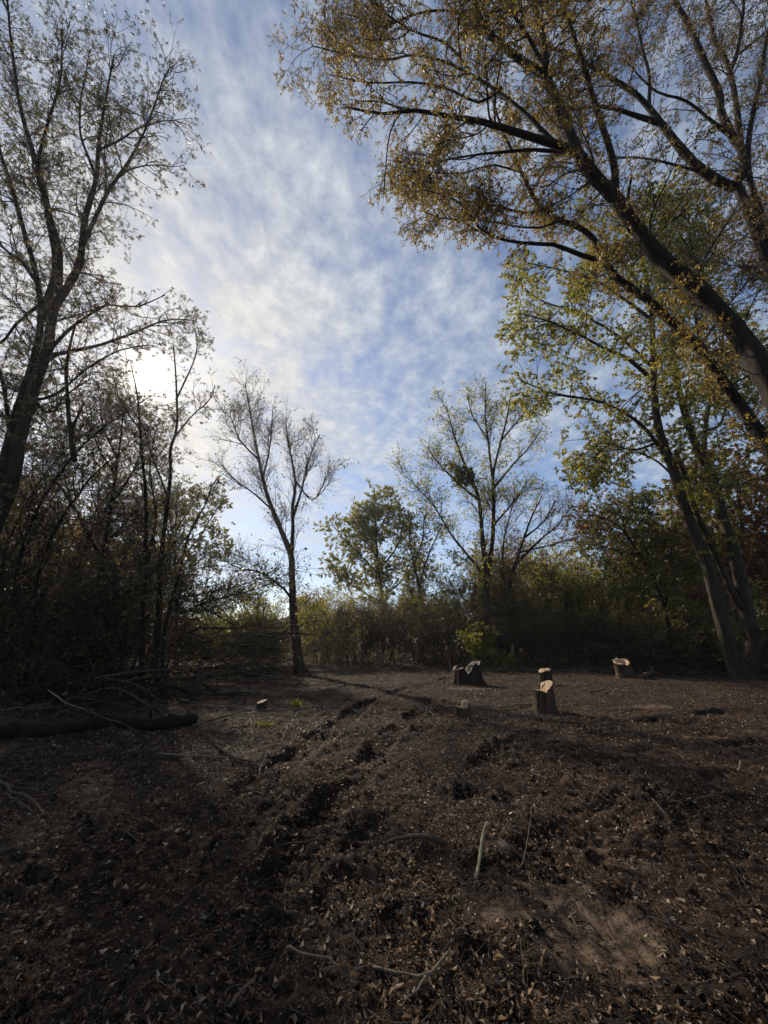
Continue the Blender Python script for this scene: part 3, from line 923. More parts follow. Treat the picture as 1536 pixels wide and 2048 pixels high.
# ---- B: dense dark tree beneath the sun, in front of the left thicket
YB = 15.5
Bb = [limb([W(*P(182, 1420, YB)[:2], -.1), (190, 1250, YB), (205, 1120, YB), (222, 1010, YB), (236, 920, YB), (245, 840, YB), (244, 805, YB)], 17, 3, 'trunk', 30, .004),
      limb([(205, 1120, YB), (160, 1040, YB), (130, 960, YB), (120, 880, YB)], 9, 2.5),
      limb([(222, 1010, YB), (262, 950, YB), (285, 900, YB), (305, 860, YB)], 8, 2.5),
      limb([(230, 950, YB), (190, 880, YB), (180, 810, YB)], 7, 2.5),
      limb([(210, 1090, YB), (255, 1040, YB + .6), (290, 990, YB + 1)], 7, 2.5),
      limb([(195, 1200, YB), (130, 1120, YB), (80, 1040, YB), (60, 960, YB)], 9, 2.5),
      limb([(236, 920, YB), (205, 850, YB), (200, 790, YB)], 6, 2.5),
      limb([(150, 1020, YB), (95, 930, YB), (85, 870, YB)], 6, 2.5)]
make_tree('deciduous_tree', 'dense dark bronze leaved tree crowding beneath the sun at the left', 'tree', Bb,
          [(140, .9, 2.4, 30, 60, 7, .15, .04, .25), (1200, .5, 1.3, 30, 60, 5, .18, .0, .2), (5000, .3, .8, 30, 60, 4, .18, .0, .15)],
          (20000, .06, .11, 'oval', .5, .55, None), BARK_DARK, TWIG_TAN, LEAF_BROWN, seed=17)

# ---- M: russet oak behind the twin stems
YM = 31.0
Mm = [limb([W(*P(1500, 1320, YM)), (1500, 1200, YM), (1490, 1100, YM), (1480, 1020, YM), (1475, 950, YM), (1480, 905, YM)], 20, 4, 'trunk', 24, .003),
      limb([(1492, 1110, YM), (1430, 1050, YM), (1380, 1000, YM), (1340, 970, YM)], 9, 2.5),
      limb([(1488, 1080, YM), (1540, 1010, YM), (1580, 960, YM)], 9, 3),
      limb([(1480, 1020, YM), (1430, 970, YM), (1395, 930, YM)], 8, 2.5),
      limb([(1495, 1150, YM), (1420, 1120, YM), (1350, 1080, YM), (1310, 1050, YM)], 8, 2.5),
      limb([(1478, 990, YM), (1520, 940, YM), (1545, 900, YM)], 7, 2.5),
      limb([(1497, 1160, YM), (1560, 1110, YM), (1610, 1070, YM)], 8, 2.5)]
make_tree('oak_tree', 'russet brown leaved oak behind the twin grey stems at the right', 'tree', Mm,
          [(130, 1.5, 3.4, 30, 65, 7, .14, .02, .2), (900, .9, 2.0, 30, 60, 5, .16, .0, .2), (3000, .5, 1.1, 30, 60, 4, .16, .0, .15)],
          (64000, .13, .23, 'oval', .4, .6, None), BARK_GREY, TWIG_TAN, LEAF_RUSSET, seed=18)

# ---- R: low green tree arching out to the left of it
YR = 26.0
Rr = [limb([W(*P(1345, 1325, YR)), (1335, 1240, YR), (1312, 1170, YR), (1280, 1110, YR), (1245, 1060, YR), (1205, 1035, YR), (1165, 1030, YR)], 13, 2.5, 'trunk', 26, .003),
      limb([(1312, 1170, YR), (1290, 1090, YR), (1275, 1030, YR), (1270, 995, YR)], 7, 2),
      limb([(1280, 1110, YR), (1230, 1100, YR), (1190, 1090, YR)], 6, 2),
      limb([(1330, 1220, YR), (1345, 1130, YR), (1335, 1060, YR)], 7, 2),
      limb([(1250, 1065, YR), (1240, 1020, YR), (1225, 1000, YR)], 5, 2),
      limb([(1322, 1200, YR), (1270, 1180, YR), (1220, 1170, YR)], 5, 2)]
make_tree('small_tree', 'low dark green tree arching left from behind the brush at the right', 'tree', Rr,
          [(110, 1.0, 2.4, 30, 65, 7, .15, -.02, .25), (700, .6, 1.5, 30, 60, 5, .16, -.04, .2), (2500, .4, .9, 30, 60, 4, .16, -.04, .15)],
          (30000, .09, .17, 'oval', .8, .55, None), BARK_DARK, TWIG_DARK, LEAF_GREEN, seed=19)

# ---- S: pale sparse tree behind the twin stems, high right
YS = 15.0
Ss = [limb([W(18.5, YS, -.1), W(18.0, YS, 4), (1570, 960, YS), (1470, 800, YS), (1400, 680, YS), (1390, 580, YS), (1380, 480, YS), (1375, 400, YS)], 20, 3, 'trunk', 30, .004),
      limb([(1402, 690, YS), (1450, 620, YS), (1490, 570, YS), (1536, 530, YS)], 8, 2.5),
      limb([(1395, 620, YS), (1340, 560, YS), (1310, 500, YS)], 7, 2.5),
      limb([(1388, 560, YS), (1430, 500, YS), (1450, 440, YS)], 7, 2.5),
      limb([(1412, 740, YS), (1470, 700, YS), (1536, 690, YS)], 7, 2.5),
      limb([(1425, 800, YS), (1480, 760, YS), (1530, 740, YS)], 6, 2.5),
      limb([(1383, 510, YS), (1350, 450, YS), (1330, 410, YS)], 6, 2)]
make_tree('deciduous_tree', 'sparse pale leaved tree filling the gap behind the leaning trunks at the right', 'tree', Ss,
          [(150, 1.2, 3.4, 25, 60, 7, .15, .03, .25), (1100, .6, 1.4, 30, 60, 5, .16, .0, .2), (5000, .35, .8, 30, 60, 4, .16, .0, .15)],
          (46000, .07, .125, 'oval', .5, .5, lambda p, rng: p[:, 2] > 6), BARK_GREY, TWIG_DARK, LEAF_GREEN, seed=20)


# ------------------------------------------------------------------ shrubs, saplings and the wood behind: one of each kind, then copies
def grown_plant(name, label, cat, height, nstem, spread, lean, stem_r, counts, lens, leaf, bmat, tmat, lmat, seed, trunk=False, group=None, at_=(0, 0, 0)):
    """a plant in its own space: nstem stems from one root, twigs, leaves"""
    rng = np.random.default_rng(seed)
    root = empty(name, at_, label, cat, group)
    limbs = []
    for i in range(nstem):
        a = (i + rng.random() * .7) / nstem * 2 * PI
        ln = lean * rng.uniform(.5, 1.2)
        d = unit(np.array([[math.cos(a) * ln, math.sin(a) * ln, 1.0]]))
        p0 = np.array([[math.cos(a), math.sin(a), 0]]) * spread * rng.uniform(.1, 1)
        p0[0, 2] = -.12
        path = grow(p0, d, np.array([height * rng.uniform(.7, 1.08)]), 14, .09, .015, rng)[0]
        rad = stem_r * rng.uniform(.7, 1.1) * (1 - .85 * np.linspace(0, 1, 14)) + .004
        limbs.append(dict(path=path, rad=rad, part='trunk' if trunk else 'stem'))
    if trunk:
        for k in range(7):
            f = rng.integers(4, 11)
            tr = limbs[0]
            d = sprout_dirs(unit(tr['path'][f + 1] - tr['path'][f])[None], 30, 55, rng)
            path = grow(tr['path'][f][None], d, np.array([height * rng.uniform(.25, .45)]), 9, .08, .06, rng)[0]
            limbs.append(dict(path=path, rad=tr['rad'][f] * .55 * (1 - .8 * np.linspace(0, 1, 9)) + .003, part='limb'))
    for l in limbs:
        link(l['part'], limb_mesh(l, np.zeros(3), bmat, 6, l['part']), root)
    (c0, c1, c2, cl) = counts
    levels = [(c0, *lens[0], 25, 60, 6, .16, .03, .25), (c1, *lens[1], 25, 60, 5, .18, .0, .2), (c2, *lens[2], 25, 65, 4, .2, -.01, .1)]
    twv, twq, lv, lf = tree_geometry(limbs, levels, (cl, *leaf) if cl else None, rng, np.zeros(3))
    tag(link('twigs', make_mesh('twigs', twv, [twq], True, [tmat]), root), kind='stuff')
    if lv is not None:
        nm = 'crown' if trunk else 'foliage'
        tag(link(nm, make_mesh(nm, lv, [lf], False, [lmat]), root), kind='stuff')
    return root


def near_px(px, Y):
    return (px - 768.0) / (F * CS) * (Y * 1.0) * .955


def scatter(proto, spots, group, label, zdrop=0.0):
    """spots: (px at the horizon, Y, scale)"""
    for i, (px, Y, s) in enumerate(spots):
        x = (px - 768.0) / (F / CS) * Y
        loc = (x, Y, gz(x, Y) - zdrop)
        if i == 0 and not proto.get('placed'):
            proto['placed'] = 1
            proto.location, proto.scale, proto.rotation_euler = loc, (s, s, s), (0, 0, random.uniform(0, 6.28))
            proto['label'], proto['group'] = label, group
        else:
            copy_tree(proto, loc, random.uniform(0, 6.28), (s * random.uniform(.85, 1.15), s * random.uniform(.85, 1.15), s), label, group)


def spots(n, px0, px1, y0, y1, s0, s1):
    return [(px0 + (px1 - px0) * (i + random.random()) / n, random.uniform(y0, y1), random.uniform(s0, s1)) for i in range(n)]


sh_dark = grown_plant('shrub', 'x', 'shrub', 3.6, 6, .35, .38, .028, (60, 420, 2400, 1500), ((.7, 1.6), (.35, .9), (.2, .5)),
                      (.05, .09, 'oval', .4, .55, None), BARK_DARK, TWIG_DARK, LEAF_BROWN, 31)
sh_green = grown_plant('shrub', 'x', 'shrub', 3.0, 6, .45, .5, .022, (60, 420, 1700, 7500), ((.7, 1.5), (.35, .9), (.2, .5)),
                       (.07, .13, 'oval', .5, .6, None), BARK_PALE, TWIG_TAN, LEAF_GREEN, 32)
sh_tan = grown_plant('shrub', 'x', 'shrub', 4.2, 7, .3, .26, .020, (60, 360, 1500, 1500), ((.9, 2.0), (.4, 1.0), (.2, .5)),
                     (.07, .12, 'oval', .4, .5, None), BARK_PALE, TWIG_TAN, LEAF_YGREEN, 33)
sap = grown_plant('sapling', 'x', 'sapling', 7.5, 2, .2, .12, .040, (60, 420, 1700, 900), ((.8, 2.0), (.4, 1.0), (.2, .55)),
                  (.07, .14, 'oval', .4, .55, None), BARK_DARK, TWIG_DARK, LEAF_SILVER, 34)
sap_tan = grown_plant('sapling', 'x', 'sapling', 6.0, 3, .25, .16, .030, (50, 320, 1200, 2400), ((.8, 1.8), (.4, 1.0), (.2, .55)),
                      (.09, .16, 'oval', .4, .55, None), BARK_PALE, TWIG_TAN, LEAF_YGREEN, 35)

G1 = 'dark shrubs of the left thicket'
scatter(sh_dark, spots(5, -60, 130, 12.5, 15, .75, 1.1), G1, 'dark twiggy shrub at the front of the left thicket behind the fallen log')
scatter(sh_dark, spots(4, 140, 285, 13, 16, .8, 1.1), G1, 'dark twiggy shrub right beside the clump of slender stems')
scatter(sh_dark, spots(6, -250, 0, 13, 22, 1.0, 1.5), G1, 'dark twiggy shrub at the left edge under the big maple')
scatter(sh_dark, spots(8, 20, 340, 17, 24, 1.1, 1.6), G1, 'tall dark shrub deep in the left thicket beneath the sun')
G2 = 'thin saplings in the left thicket'
scatter(sap, spots(7, -120, 90, 13.5, 19, 1.15, 1.6), G2, 'thin dark sapling below the trunk of the left maple')
scatter(sap, spots(7, 100, 275, 14.5, 19, 1.1, 1.5), G2, 'thin dark sapling left of the clump of slender stems')
scatter(sap, spots(8, -200, 260, 19, 25, 1.4, 1.9), G2, 'taller thin sapling at the back of the left thicket')
scatter(sh_green, spots(8, 330, 560, 22, 30, .7, 1.05), 'low green shrubs behind the left brush pile', 'low green shrub behind the brush pile left of the nearly bare tree')
G3 = 'tan saplings at the far edge'
scatter(sap_tan, spots(5, 410, 560, 27, 38, .8, 1.15), G3, 'slim tan sapling with pale leaves left of the nearly bare tree')
scatter(sap_tan, spots(6, 600, 740, 27, 40, .8, 1.15), G3, 'slim tan sapling with pale leaves right of the nearly bare tree')
G4 = 'dark bushes at the far middle edge'
scatter(sh_dark, spots(6, 640, 770, 28.5, 33, 1.0, 1.35), G4, 'dark rounded bush below the rounded yellow green tree')
scatter(sh_dark, spots(7, 790, 945, 28, 32, 1.05, 1.4), G4, 'dark rounded bush between the rounded tree and the wide split stump')
G5 = 'green shrubs of the right thicket'
scatter(sh_green, spots(6, 985, 1140, 27.5, 33, 1.0, 1.5), G5, 'dull green shrub behind the tall notched stump')
scatter(sh_green, spots(6, 1150, 1300, 27.5, 33, 1.0, 1.5), G5, 'dull green shrub behind the reddish leaning stump')
scatter(sh_green, spots(5, 1310, 1470, 26, 32, .9, 1.4), G5, 'dull green shrub just left of the twin grey stems')
G6 = 'dark shrubs of the right thicket'
scatter(sh_dark, spots(5, 1000, 1200, 26.5, 30, .7, 1.1), G6, 'dark twiggy shrub right of the lime green bush')
scatter(sh_dark, spots(5, 1230, 1500, 26, 30, .7, 1.1), G6, 'dark twiggy shrub behind the low brush pile at the right')
scatter(sh_tan, spots(9, 1180, 1480, 25.5, 30, .75, 1.1), 'pale stemmed shrubs of the right thicket', 'pale stemmed bare shrub in the thicket near the twin grey stems')
scatter(sh_tan, spots(9, 430, 700, 23.5, 31, .6, .9), 'pale stemmed shrubs at the far edge', 'pale stemmed shrub around the foot of the nearly bare tree')
scatter(sap, spots(6, 1020, 1420, 29, 36, 1.0, 1.4), 'dark saplings in the right thicket', 'dark slim sapling rising from the thicket behind the right stumps')
scatter(sh_green, spots(6, 1470, 1800, 18.5, 25, .8, 1.1), 'green shrubs at the right edge', 'green shrub at the right edge beside the twin grey stems')
scatter(sap_tan, spots(3, 1560, 1900, 26, 32, .8, 1.1), 'saplings behind the twin stems', 'tan sapling behind the twin grey stems at the right edge')

G7 = 'tall tan saplings along the far edge'
scatter(sap_tan, spots(7, 770, 1010, 31, 44, .8, 1.8), G7, 'tall thin tan sapling rising behind the dark bushes near the small slim tree')
scatter(sap_tan, spots(9, 1030, 1250, 30, 42, .8, 1.9), G7, 'tall thin tan sapling rising behind the stumps and shrubs at the right')
scatter(sap_tan, spots(7, 1250, 1470, 28, 38, .8, 1.8), G7, 'tall thin tan sapling behind the reddish leaning stump and brush')

# lime green bush below the tall sparse tree, and vines on it
lime = grown_plant('bush', 'lime green leafy bush at the foot of the tall sparse tree', 'bush', 2.4, 5, .3, .4, .018, (50, 300, 900, 4600), ((.5, 1.2), (.3, .7), (.2, .4)),
                   (.10, .18, 'oval', .5, .6, None), BARK_DARK, TWIG_DARK, LEAF_LIME, 41, at_=(P(968, 1300, 25.6)[0], 25.6, 0))
vine = grown_plant('vine', 'green vine clump caught in the left fork of the tall sparse tree', 'vine', 2.0, 4, .25, .5, .012, (40, 200, 500, 1500), ((.4, 1.0), (.3, .6), (.2, .4)),
                   (.14, .24, 'oval', .9, .6, None), BARK_DARK, TWIG_DARK, LEAF_GREEN, 42, at_=tuple(P(925, 985, 28.9)))

bg_bare = grown_plant('deciduous_tree', 'x', 'tree', 13.0, 1, .1, .05, .17, (90, 700, 2400, 500), ((1.4, 3.2), (.8, 1.8), (.4, 1.0)),
                      (.14, .25, 'oval', .4, .6, None), BARK_DARK, TWIG_TAN, LEAF_RUSSET, 51, True)
bg_olive = grown_plant('deciduous_tree', 'x', 'tree', 12.0, 1, .1, .05, .16, (100, 700, 2200, 9000), ((1.4, 3.2), (.8, 1.8), (.4, 1.0)),
                       (.16, .30, 'oval', .4, .6, None), BARK_DARK, TWIG_DARK, LEAF_GREEN, 52, True)
bg_tan = grown_plant('deciduous_tree', 'x', 'tree', 11.0, 1, .1, .05, .14, (100, 700, 2000, 6000), ((1.4, 3.0), (.8, 1.8), (.4, 1.0)),
                     (.15, .27, 'oval', .4, .6, None), BARK_GREY, TWIG_TAN, LEAF_RUSSET, 53, True)
scatter(bg_bare, spots(9, 870, 1250, 36, 50, .75, 1.05), 'bare trees behind the tall sparse tree', 'bare brown tree in the wood behind the tall sparse tree')
scatter(bg_tan, spots(9, 1000, 1330, 40, 60, .85, 1.15), 'tan leaved trees in the far wood', 'tan leaved tree in the far wood behind the right thicket')
scatter(bg_olive, spots(6, 640, 900, 55, 75, .6, .85), 'olive trees in the far wood', 'olive tree in the far wood behind the rounded yellow green tree')
scatter(bg_olive, spots(6, -250, 330, 30, 46, .85, 1.2), 'olive trees behind the left thicket', 'olive tree standing behind the left thicket')
scatter(bg_tan, spots(5, -200, 300, 26, 38, .8, 1.1), 'tan leaved trees behind the left thicket', 'tan leaved tree standing behind the left thicket')
scatter(bg_tan, spots(6, 640, 880, 36, 48, .45, .62), 'young tan trees behind the dark bushes', 'young tan tree rising behind the dark bushes at the far middle edge')
scatter(bg_olive, spots(8, 1030, 1330, 32, 44, .6, .9), 'young olive trees behind the right thicket', 'young olive tree rising behind the right thicket')
scatter(bg_olive, spots(4, 1330, 1750, 36, 48, .8, 1.0), 'olive trees behind the russet oak', 'olive tree behind the russet oak at the right')
scatter(bg_bare, spots(7, 420, 680, 48, 75, .45, .6), 'small bare trees in the far gap', 'small bare tree far off in the gap beneath the open sky')

scatter(bg_bare, spots(8, 1050, 1450, 31, 38, .6, .92), 'bare trees in the right thicket', 'slim bare tree rising out of the right thicket above the shrubs')
scatter(bg_tan, spots(5, 1340, 1600, 29.5, 36, .95, 1.25), 'russet trees behind the twin stems', 'russet leaved tree close behind the twin grey stems')

# the tangle on the ground under the shrubs: nobody could count it
rng = np.random.default_rng(60)
n = 9000
az = rng.uniform(-1.0, 1.0, n)
rr = rng.uniform(29, 52, n) / np.cos(az * .75)
edge = np.sin(az) * rr
ug = np.stack([np.sin(az) * rr, np.cos(az) * rr, np.zeros(n)], -1)
ug[:, 2] = H(ug[:, 0], ug[:, 1])
dv = unit(rng.normal(size=(n, 3)) * np.array([.8, .8, .2]) + [0, 0, .75])
tall = .6 + 1.5 * sstep(-.5, .5, perlin(ug[:, 0] * .22, ug[:, 1] * .22)) * rng.random(n)
upath = grow(ug, dv, tall * rng.uniform(.7, 1.6, n), 3, .22, -.06, rng)
v1, q1 = tubes(upath, rng.uniform(.004, .010, n)[:, None] * np.array([[1, .7, .3]]), 3)
tag(link('undergrowth', make_mesh('undergrowth', v1, [q1], True, [TWIG_DARK])), kind='stuff')
pick = rng.integers(0, n, 30000)
lp = upath[pick, rng.integers(1, 3, 30000)] + rng.normal(0, .12, (30000, 3))
lv, lf = leaf_quads(lp, unit(rng.normal(size=(30000, 3))), rng.uniform(.10, .20, 30000), rng, 'oval', ratio=.6)
tag(link('undergrowth_leaves', make_mesh('undergrowth_leaves', lv, [lf], False, [LEAF_BROWN])), kind='stuff')

# the far wood that closes the horizon
rng = np.random.default_rng(61)
n = 24000
az = rng.uniform(-1.25, 1.25, n)
rr = rng.uniform(85, 135, n)
top = 8.0 + 3.0 * perlin(az * 14, az * 0 + 2) + 1.6 * perlin(az * 50, az * 0 + 8)
zz = top * rng.random(n) ** .75
pos = np.stack([np.sin(az) * rr, np.cos(az) * rr, zz], -1)
lv, lf = leaf_quads(pos, unit(rng.normal(size=(n, 3)) + [0, 0, .3]), rng.uniform(.6, 1.3, n), rng, 'oval', ratio=.55)
tag(link('far_woods', make_mesh('far_woods', lv, [lf], False, [LEAF_GREEN])), kind='stuff')


# ------------------------------------------------------------------ stumps
def wood_material(name, a, b_, dark):
    m, t, b, out = principled(name)
    oc = t.n('ShaderNodeTexCoord').outputs['Object']
    flatv = t.n('ShaderNodeMapping', {'Vector': oc, 'Scale': (1, 1, .05)}).outputs[0]
    wv = t.n('ShaderNodeTexWave', {'Vector': flatv, 'Scale': 22.0, 'Distortion': 2.5, 'Detail': 2.0}, wave_type='RINGS', rings_direction='Z').outputs[1]
    ns = t.noise(oc, 26.0, 5.0, .6)
    c = t.mix(t.math('MULTIPLY', wv, .45), a, b_)
    c = t.mix(t.n('ShaderNodeMapRange', {0: ns, 1: .5, 2: .75, 3: 0.0, 4: .7}).outputs[0], c, dark)
    t.set(b, 'Base Color', c)
    t.set(b, 'Roughness', .8)
    bp = t.n('ShaderNodeBump', {'Height': ns, 'Strength': .5, 'Distance': .01})
    t.set(b, 'Normal', bp.outputs[0])
    return m


CUT = wood_material('cut_wood', (.34, .225, .125), (.23, .138, .070), (.11, .062, .032))
CUT_OLD = wood_material('weathered_cut_wood', (.19, .125, .08), (.13, .085, .055), (.05, .034, .024))


STUMP_BARK = bark('stump_bark', (.016, .011, .0078), (.130, .088, .058), 16.0)
STUMP_DARK = bark('dark_stump_bark', (.009, .0064, .0048), (.060, .041, .028), 16.0)  # same bark pattern in darker browns
CUT_RED = wood_material('reddish_cut_wood', (.40, .25, .16), (.28, .165, .10), (.12, .06, .035))
CUT_DARK = wood_material('dark_torn_wood', (.060, .040, .027), (.040, .027, .018), (.016, .011, .008))


def stump(name, label, px, py, wpx, hpx, topf, cutmat=CUT, bmat=BARK_GREY, lean=(0, 0), flare=.45, seed=0, squash=1.0):
    g = G(px, py)
    d = depth(g)
    r, h = wpx * d / F / 2, hpx * d / F * 1.06
    base = np.array([g[0], g[1] + r * .8, gz(g[0], g[1] + r * .8)])
    root = empty(name, tuple(base), label, 'stump')
    A, V = 72, 22
    th = np.arange(A) / A * 2 * PI
    lob = 1 + .10 * perlin(np.cos(th) * 1.4 + seed * 7, np.sin(th) * 1.4) + .05 * perlin(np.cos(th) * 5 + seed, np.sin(th) * 5) + .025 * np.sin(th * 13 + seed)
    lob = lob * 0.93
    rad_of = r * lob
    zt = topf(np.cos(th), np.sin(th)) * h
    t = np.linspace(-.12, 1, V)[:, None]
    z = t * zt[None, :]
    fl = 1 + flare * np.exp(-np.maximum(z, 0) / (.22 * h)) * (1 + .7 * np.sin(th * 4 + seed)[None, :])
    rad = rad_of[None, :] * fl * (1 - .10 * np.abs(perlin(np.arange(A)[None, :] * .42 + seed * 5 + .6 * perlin(t * 6, t * 0 + seed), t * 5 + seed)) + .03 * perlin(np.arange(A)[None, :] * .9, t * 14 + seed))
    lx, ly = lean[0] * z, lean[1] * z
    side = np.stack([rad * np.cos(th) + lx, rad * np.sin(th) * squash + ly, z], -1)
    idx = np.arange(A * V).reshape(V, A)
    q = np.stack([idx[:-1], np.roll(idx[:-1], -1, 1), np.roll(idx[1:], -1, 1), idx[1:]], -1).reshape(-1, 4)
    link('bark', make_mesh('bark', side.reshape(-1, 3), [q], True, [bmat]), root)
    Q = 15
    f = np.linspace(0, 1, Q)[:, None]
    x, y = f * np.cos(th)[None, :], f * np.sin(th)[None, :]
    zz = topf(x, y) * h + h * (.022 * perlin(x * 4 + seed, y * 4) + .016 * perlin(x * 11 + seed, y * 11)) * (f < .97)
    rr = f * (side_r := rad[-1])[None, :]
    top = np.stack([rr * np.cos(th) + lean[0] * zz, rr * np.sin(th) * squash + lean[1] * zz, zz + .002], -1)
    idx = np.arange(A * Q).reshape(Q, A)
    q = np.stack([idx[:-1], idx[1:], np.roll(idx[1:], -1, 1), np.roll(idx[:-1], -1, 1)], -1).reshape(-1, 4)
    link('cut_face', make_mesh('cut_face', top.reshape(-1, 3), [q], False, [cutmat]), root)
    return root, base, r, h


def splinter(root, base, at_, L, wdt, mat, lean=(0, 0)):
    p = np.array([[at_[0], at_[1], at_[2]], [at_[0] + lean[0] * .5, at_[1] + lean[1] * .5, at_[2] + L * .55], [at_[0] + lean[0], at_[1] + lean[1], at_[2] + L]])[None]
    v, q = tubes(p, np.array([[wdt, wdt * .7, wdt * .08]]), 5)
    link('splinter', make_mesh('splinter', v, [q], False, [mat]), root)


stump('stump', 'small low stump with a bright fresh cut beside the long fallen branch at the left', 520, 1420, 21, 15, lambda x, y: .9 + .16 * x + .12 * y, CUT, STUMP_DARK, seed=1, flare=.2)
rt, bs, r, h = stump('stump', 'wide dark stump split into two horns beneath the lime green bush', 940, 1371, 60, 41,
                     lambda x, y: np.clip(.84 + .13 * x - .36 * np.exp(-((x + .12) / .22) ** 2) + .07 * np.sin(8 * x + 3 * y) - .34 * (x * x + y * y < .72), .15, 1.1), CUT_DARK, STUMP_DARK, seed=2, flare=.22)
splinter(rt, bs, (-.86 * r, -.3 * r, .70 * h), .16 * h, .07 * r, CUT, (.16 * r, 0))
splinter(rt, bs, (.14 * r, -.75 * r, .84 * h), .10 * h, .07 * r, CUT, (.5 * r, .1 * r))
splinter(rt, bs, (-.42 * r, .2 * r, .62 * h), .2 * h, .04 * r, CUT_OLD)
rt, bs, r, h = stump('stump', 'low stump with a torn left side and a small round pale cut near mid clearing', 928, 1434, 36, 31,
                     lambda x, y: .62 + .36 * np.clip(1.25 - ((x - .42) / .5) ** 4 - (y / .75) ** 4, 0, 1) ** .5 + .10 * np.clip(-.1 - x, 0, 1), CUT, STUMP_BARK, seed=3, flare=.12)
splinter(rt, bs, (-.7 * r, -.1 * r, .7 * h), .2 * h, .07 * r, CUT, (.3 * r, 0))
stump('stump', 'squat stump with a flat pale cut just behind the tall notched stump', 1097, 1371, 27, 30, lambda x, y: .91 + .06 * x + .04 * y - .10 * np.clip(-.45 - x, 0, 1) + .025 * np.sin(6 * x + 5 * y) - .12 * np.clip(x * x + y * y - .7, 0, 1), CUT, STUMP_DARK, seed=4, flare=.15)
rt, bs, r, h = stump('stump', 'tall notched stump with a stepped pale cut and a broad flared foot', 1098, 1427, 43, 58,
                     lambda x, y: np.where(x < .04 + .05 * np.sin(9 * y), .665 - .07 * x + .01 * np.sin(14 * y), .80 + .19 * x + .07 * y), CUT, STUMP_BARK, seed=5, flare=.34)
splinter(rt, bs, (.06 * r, -.62 * r, .62 * h), .16 * h, .07 * r, CUT, (.05 * r, 0))
splinter(rt, bs, (-.86 * r, -.1 * r, .68 * h), .20 * h, .03 * r, CUT, (-.30 * r, 0))
splinter(rt, bs, (.02 * r, .2 * r, .75 * h), .22 * h, .05 * r, CUT, (.08 * r, 0))
rt, bs, r, h = stump('stump', 'reddish stump leaning left with a tilted ragged cut near the right brush', 1261, 1358, 33, 35,
                     lambda x, y: .86 + .04 * x + .15 * y + .03 * np.sin(7 * x + 2 * y) - .26 * np.exp(-((x * x + y * y) / .34) ** 2), CUT_RED, STUMP_BARK, lean=(-.18, -.05), seed=6, flare=.4)


# ------------------------------------------------------------------ log, branches and sticks on the ground
def Ge(px, py, e=0.0):
    """the point at height e over the ground that the photograph shows at this pixel"""
    r, u = px - 768.0, 1024.0 - py
    f = F * CS - u * SN
    z = F * SN + u * CS
    x, y, _ = G(px, py)
    for _ in range(6):
        hgt = gz(x, y) + e
        Y = (hgt - CAMZ) * f / z
        x, y = r / f * Y, Y
    return np.array((x, y, gz(x, y) + e))


STICKP = bark('pale_stick', (.085, .066, .048), (.23, .18, .13), 25.0)
STICKY = bark('split_pale_wood', (.36, .29, .16), (.62, .53, .33), 25.0)
STICKB = bark('brown_stick', (.05, .037, .027), (.14, .105, .075), 25.0)


def rod_mesh(pts, d0, d1, mat, name, S=7, knob=.26, n=None):
    q = np.array([Ge(*p) if not isinstance(p, np.ndarray) else p for p in pts])
    L = np.linalg.norm(np.diff(q, axis=0), axis=1).sum()
    n = n or int(np.clip(L / .06, 8, 40))
    c = catmull(q, n)
    t = np.linspace(0, 1, n)
    c = c + (np.sin(t * PI) * .03 * min(L, 1.5))[:, None] * np.stack([perlin(t * 6 + R.random() * 90, t * 0 + i) for i in range(3)], -1)
    r = (d0 + (d1 - d0) * t) * .58 * depth(q[0]) / F / 2 * (1 + knob * perlin(t * L * 9 + R.random() * 40, t * 0))
    base = c[0]
    v, f = tubes((c - base)[None], r[None], S)
    m = len(v)
    v = np.concatenate([v, [np.zeros(3)], [c[-1] - base]])
    k = np.arange(S)
    caps = np.concatenate([np.stack([(k + 1) % S, k, np.full(S, m)], -1), np.stack([m - S + k, m - S + (k + 1) % S, np.full(S, m + 1)], -1)])
    return make_mesh(name, v, [f, caps], True, [mat]), base


def stick(label, pts, d0, d1, mat, forks=(), name='stick', cat=None):
    me, base = rod_mesh(pts, d0, d1, mat, name)
    o = link(name, me, None, tuple(base))
    tag(o, label, cat or name)
    for fp, f0, f1 in forks:
        fm, fb = rod_mesh(fp, f0, f1, mat, 'fork')
        link('fork', fm, o, tuple(fb - base))
    return o


stick('pale yellow split stick propped upright among the clods in the foreground', [(949, 1732, .0), (957, 1705, .06), (966, 1670, .16), (974, 1636, .27)], 11, 8, STICKY, name='split_stick', cat='stick')
stick('thin dark crooked root standing below the pale split stick', [(957, 1768, 0), (954, 1750, .02), (949, 1732, .03), (946, 1718, .04)], 3, 2, STICKB)
stick('thin straight brown stick leaning right of the pale split stick', [(1038, 1742, .0), (1050, 1700, .05), (1066, 1640, .12), (1079, 1597, .2)], 6, 5, STICKB)
stick('long dark branch lying across the foreground with a thick right end', [(893, 1688, .03), (855, 1676, .035), (790, 1674, .03), (715, 1678, .02), (620, 1682, .02), (535, 1690, .01)], 17, 5, STICKB, [([(620, 1682, .02), (575, 1668, .02), (545, 1670, .01)], 4, 2)], 'branch')
stick('forked grey branch with a bent elbow at the bottom of the photo', [(746, 1933, .02), (790, 1945, .03), (850, 1951, .04), (876, 1930, .05), (896, 1904, .06)], 9, 11, STICKP, [([(852, 1952, .04), (830, 1985, .02), (794, 2006, .0)], 11, 7), ([(848, 1950, .03), (856, 1920, .06), (862, 1895, .08)], 4, 2)], 'branch')
stick('crooked grey branch with pale scraps left of the forked grey branch', [(578, 1892, .02), (612, 1910, .05), (652, 1922, .05), (690, 1952, .02)], 9, 7, STICKP, [([(652, 1922, .05), (640, 1940, .03), (620, 1962, .0)], 4, 2)], 'branch')
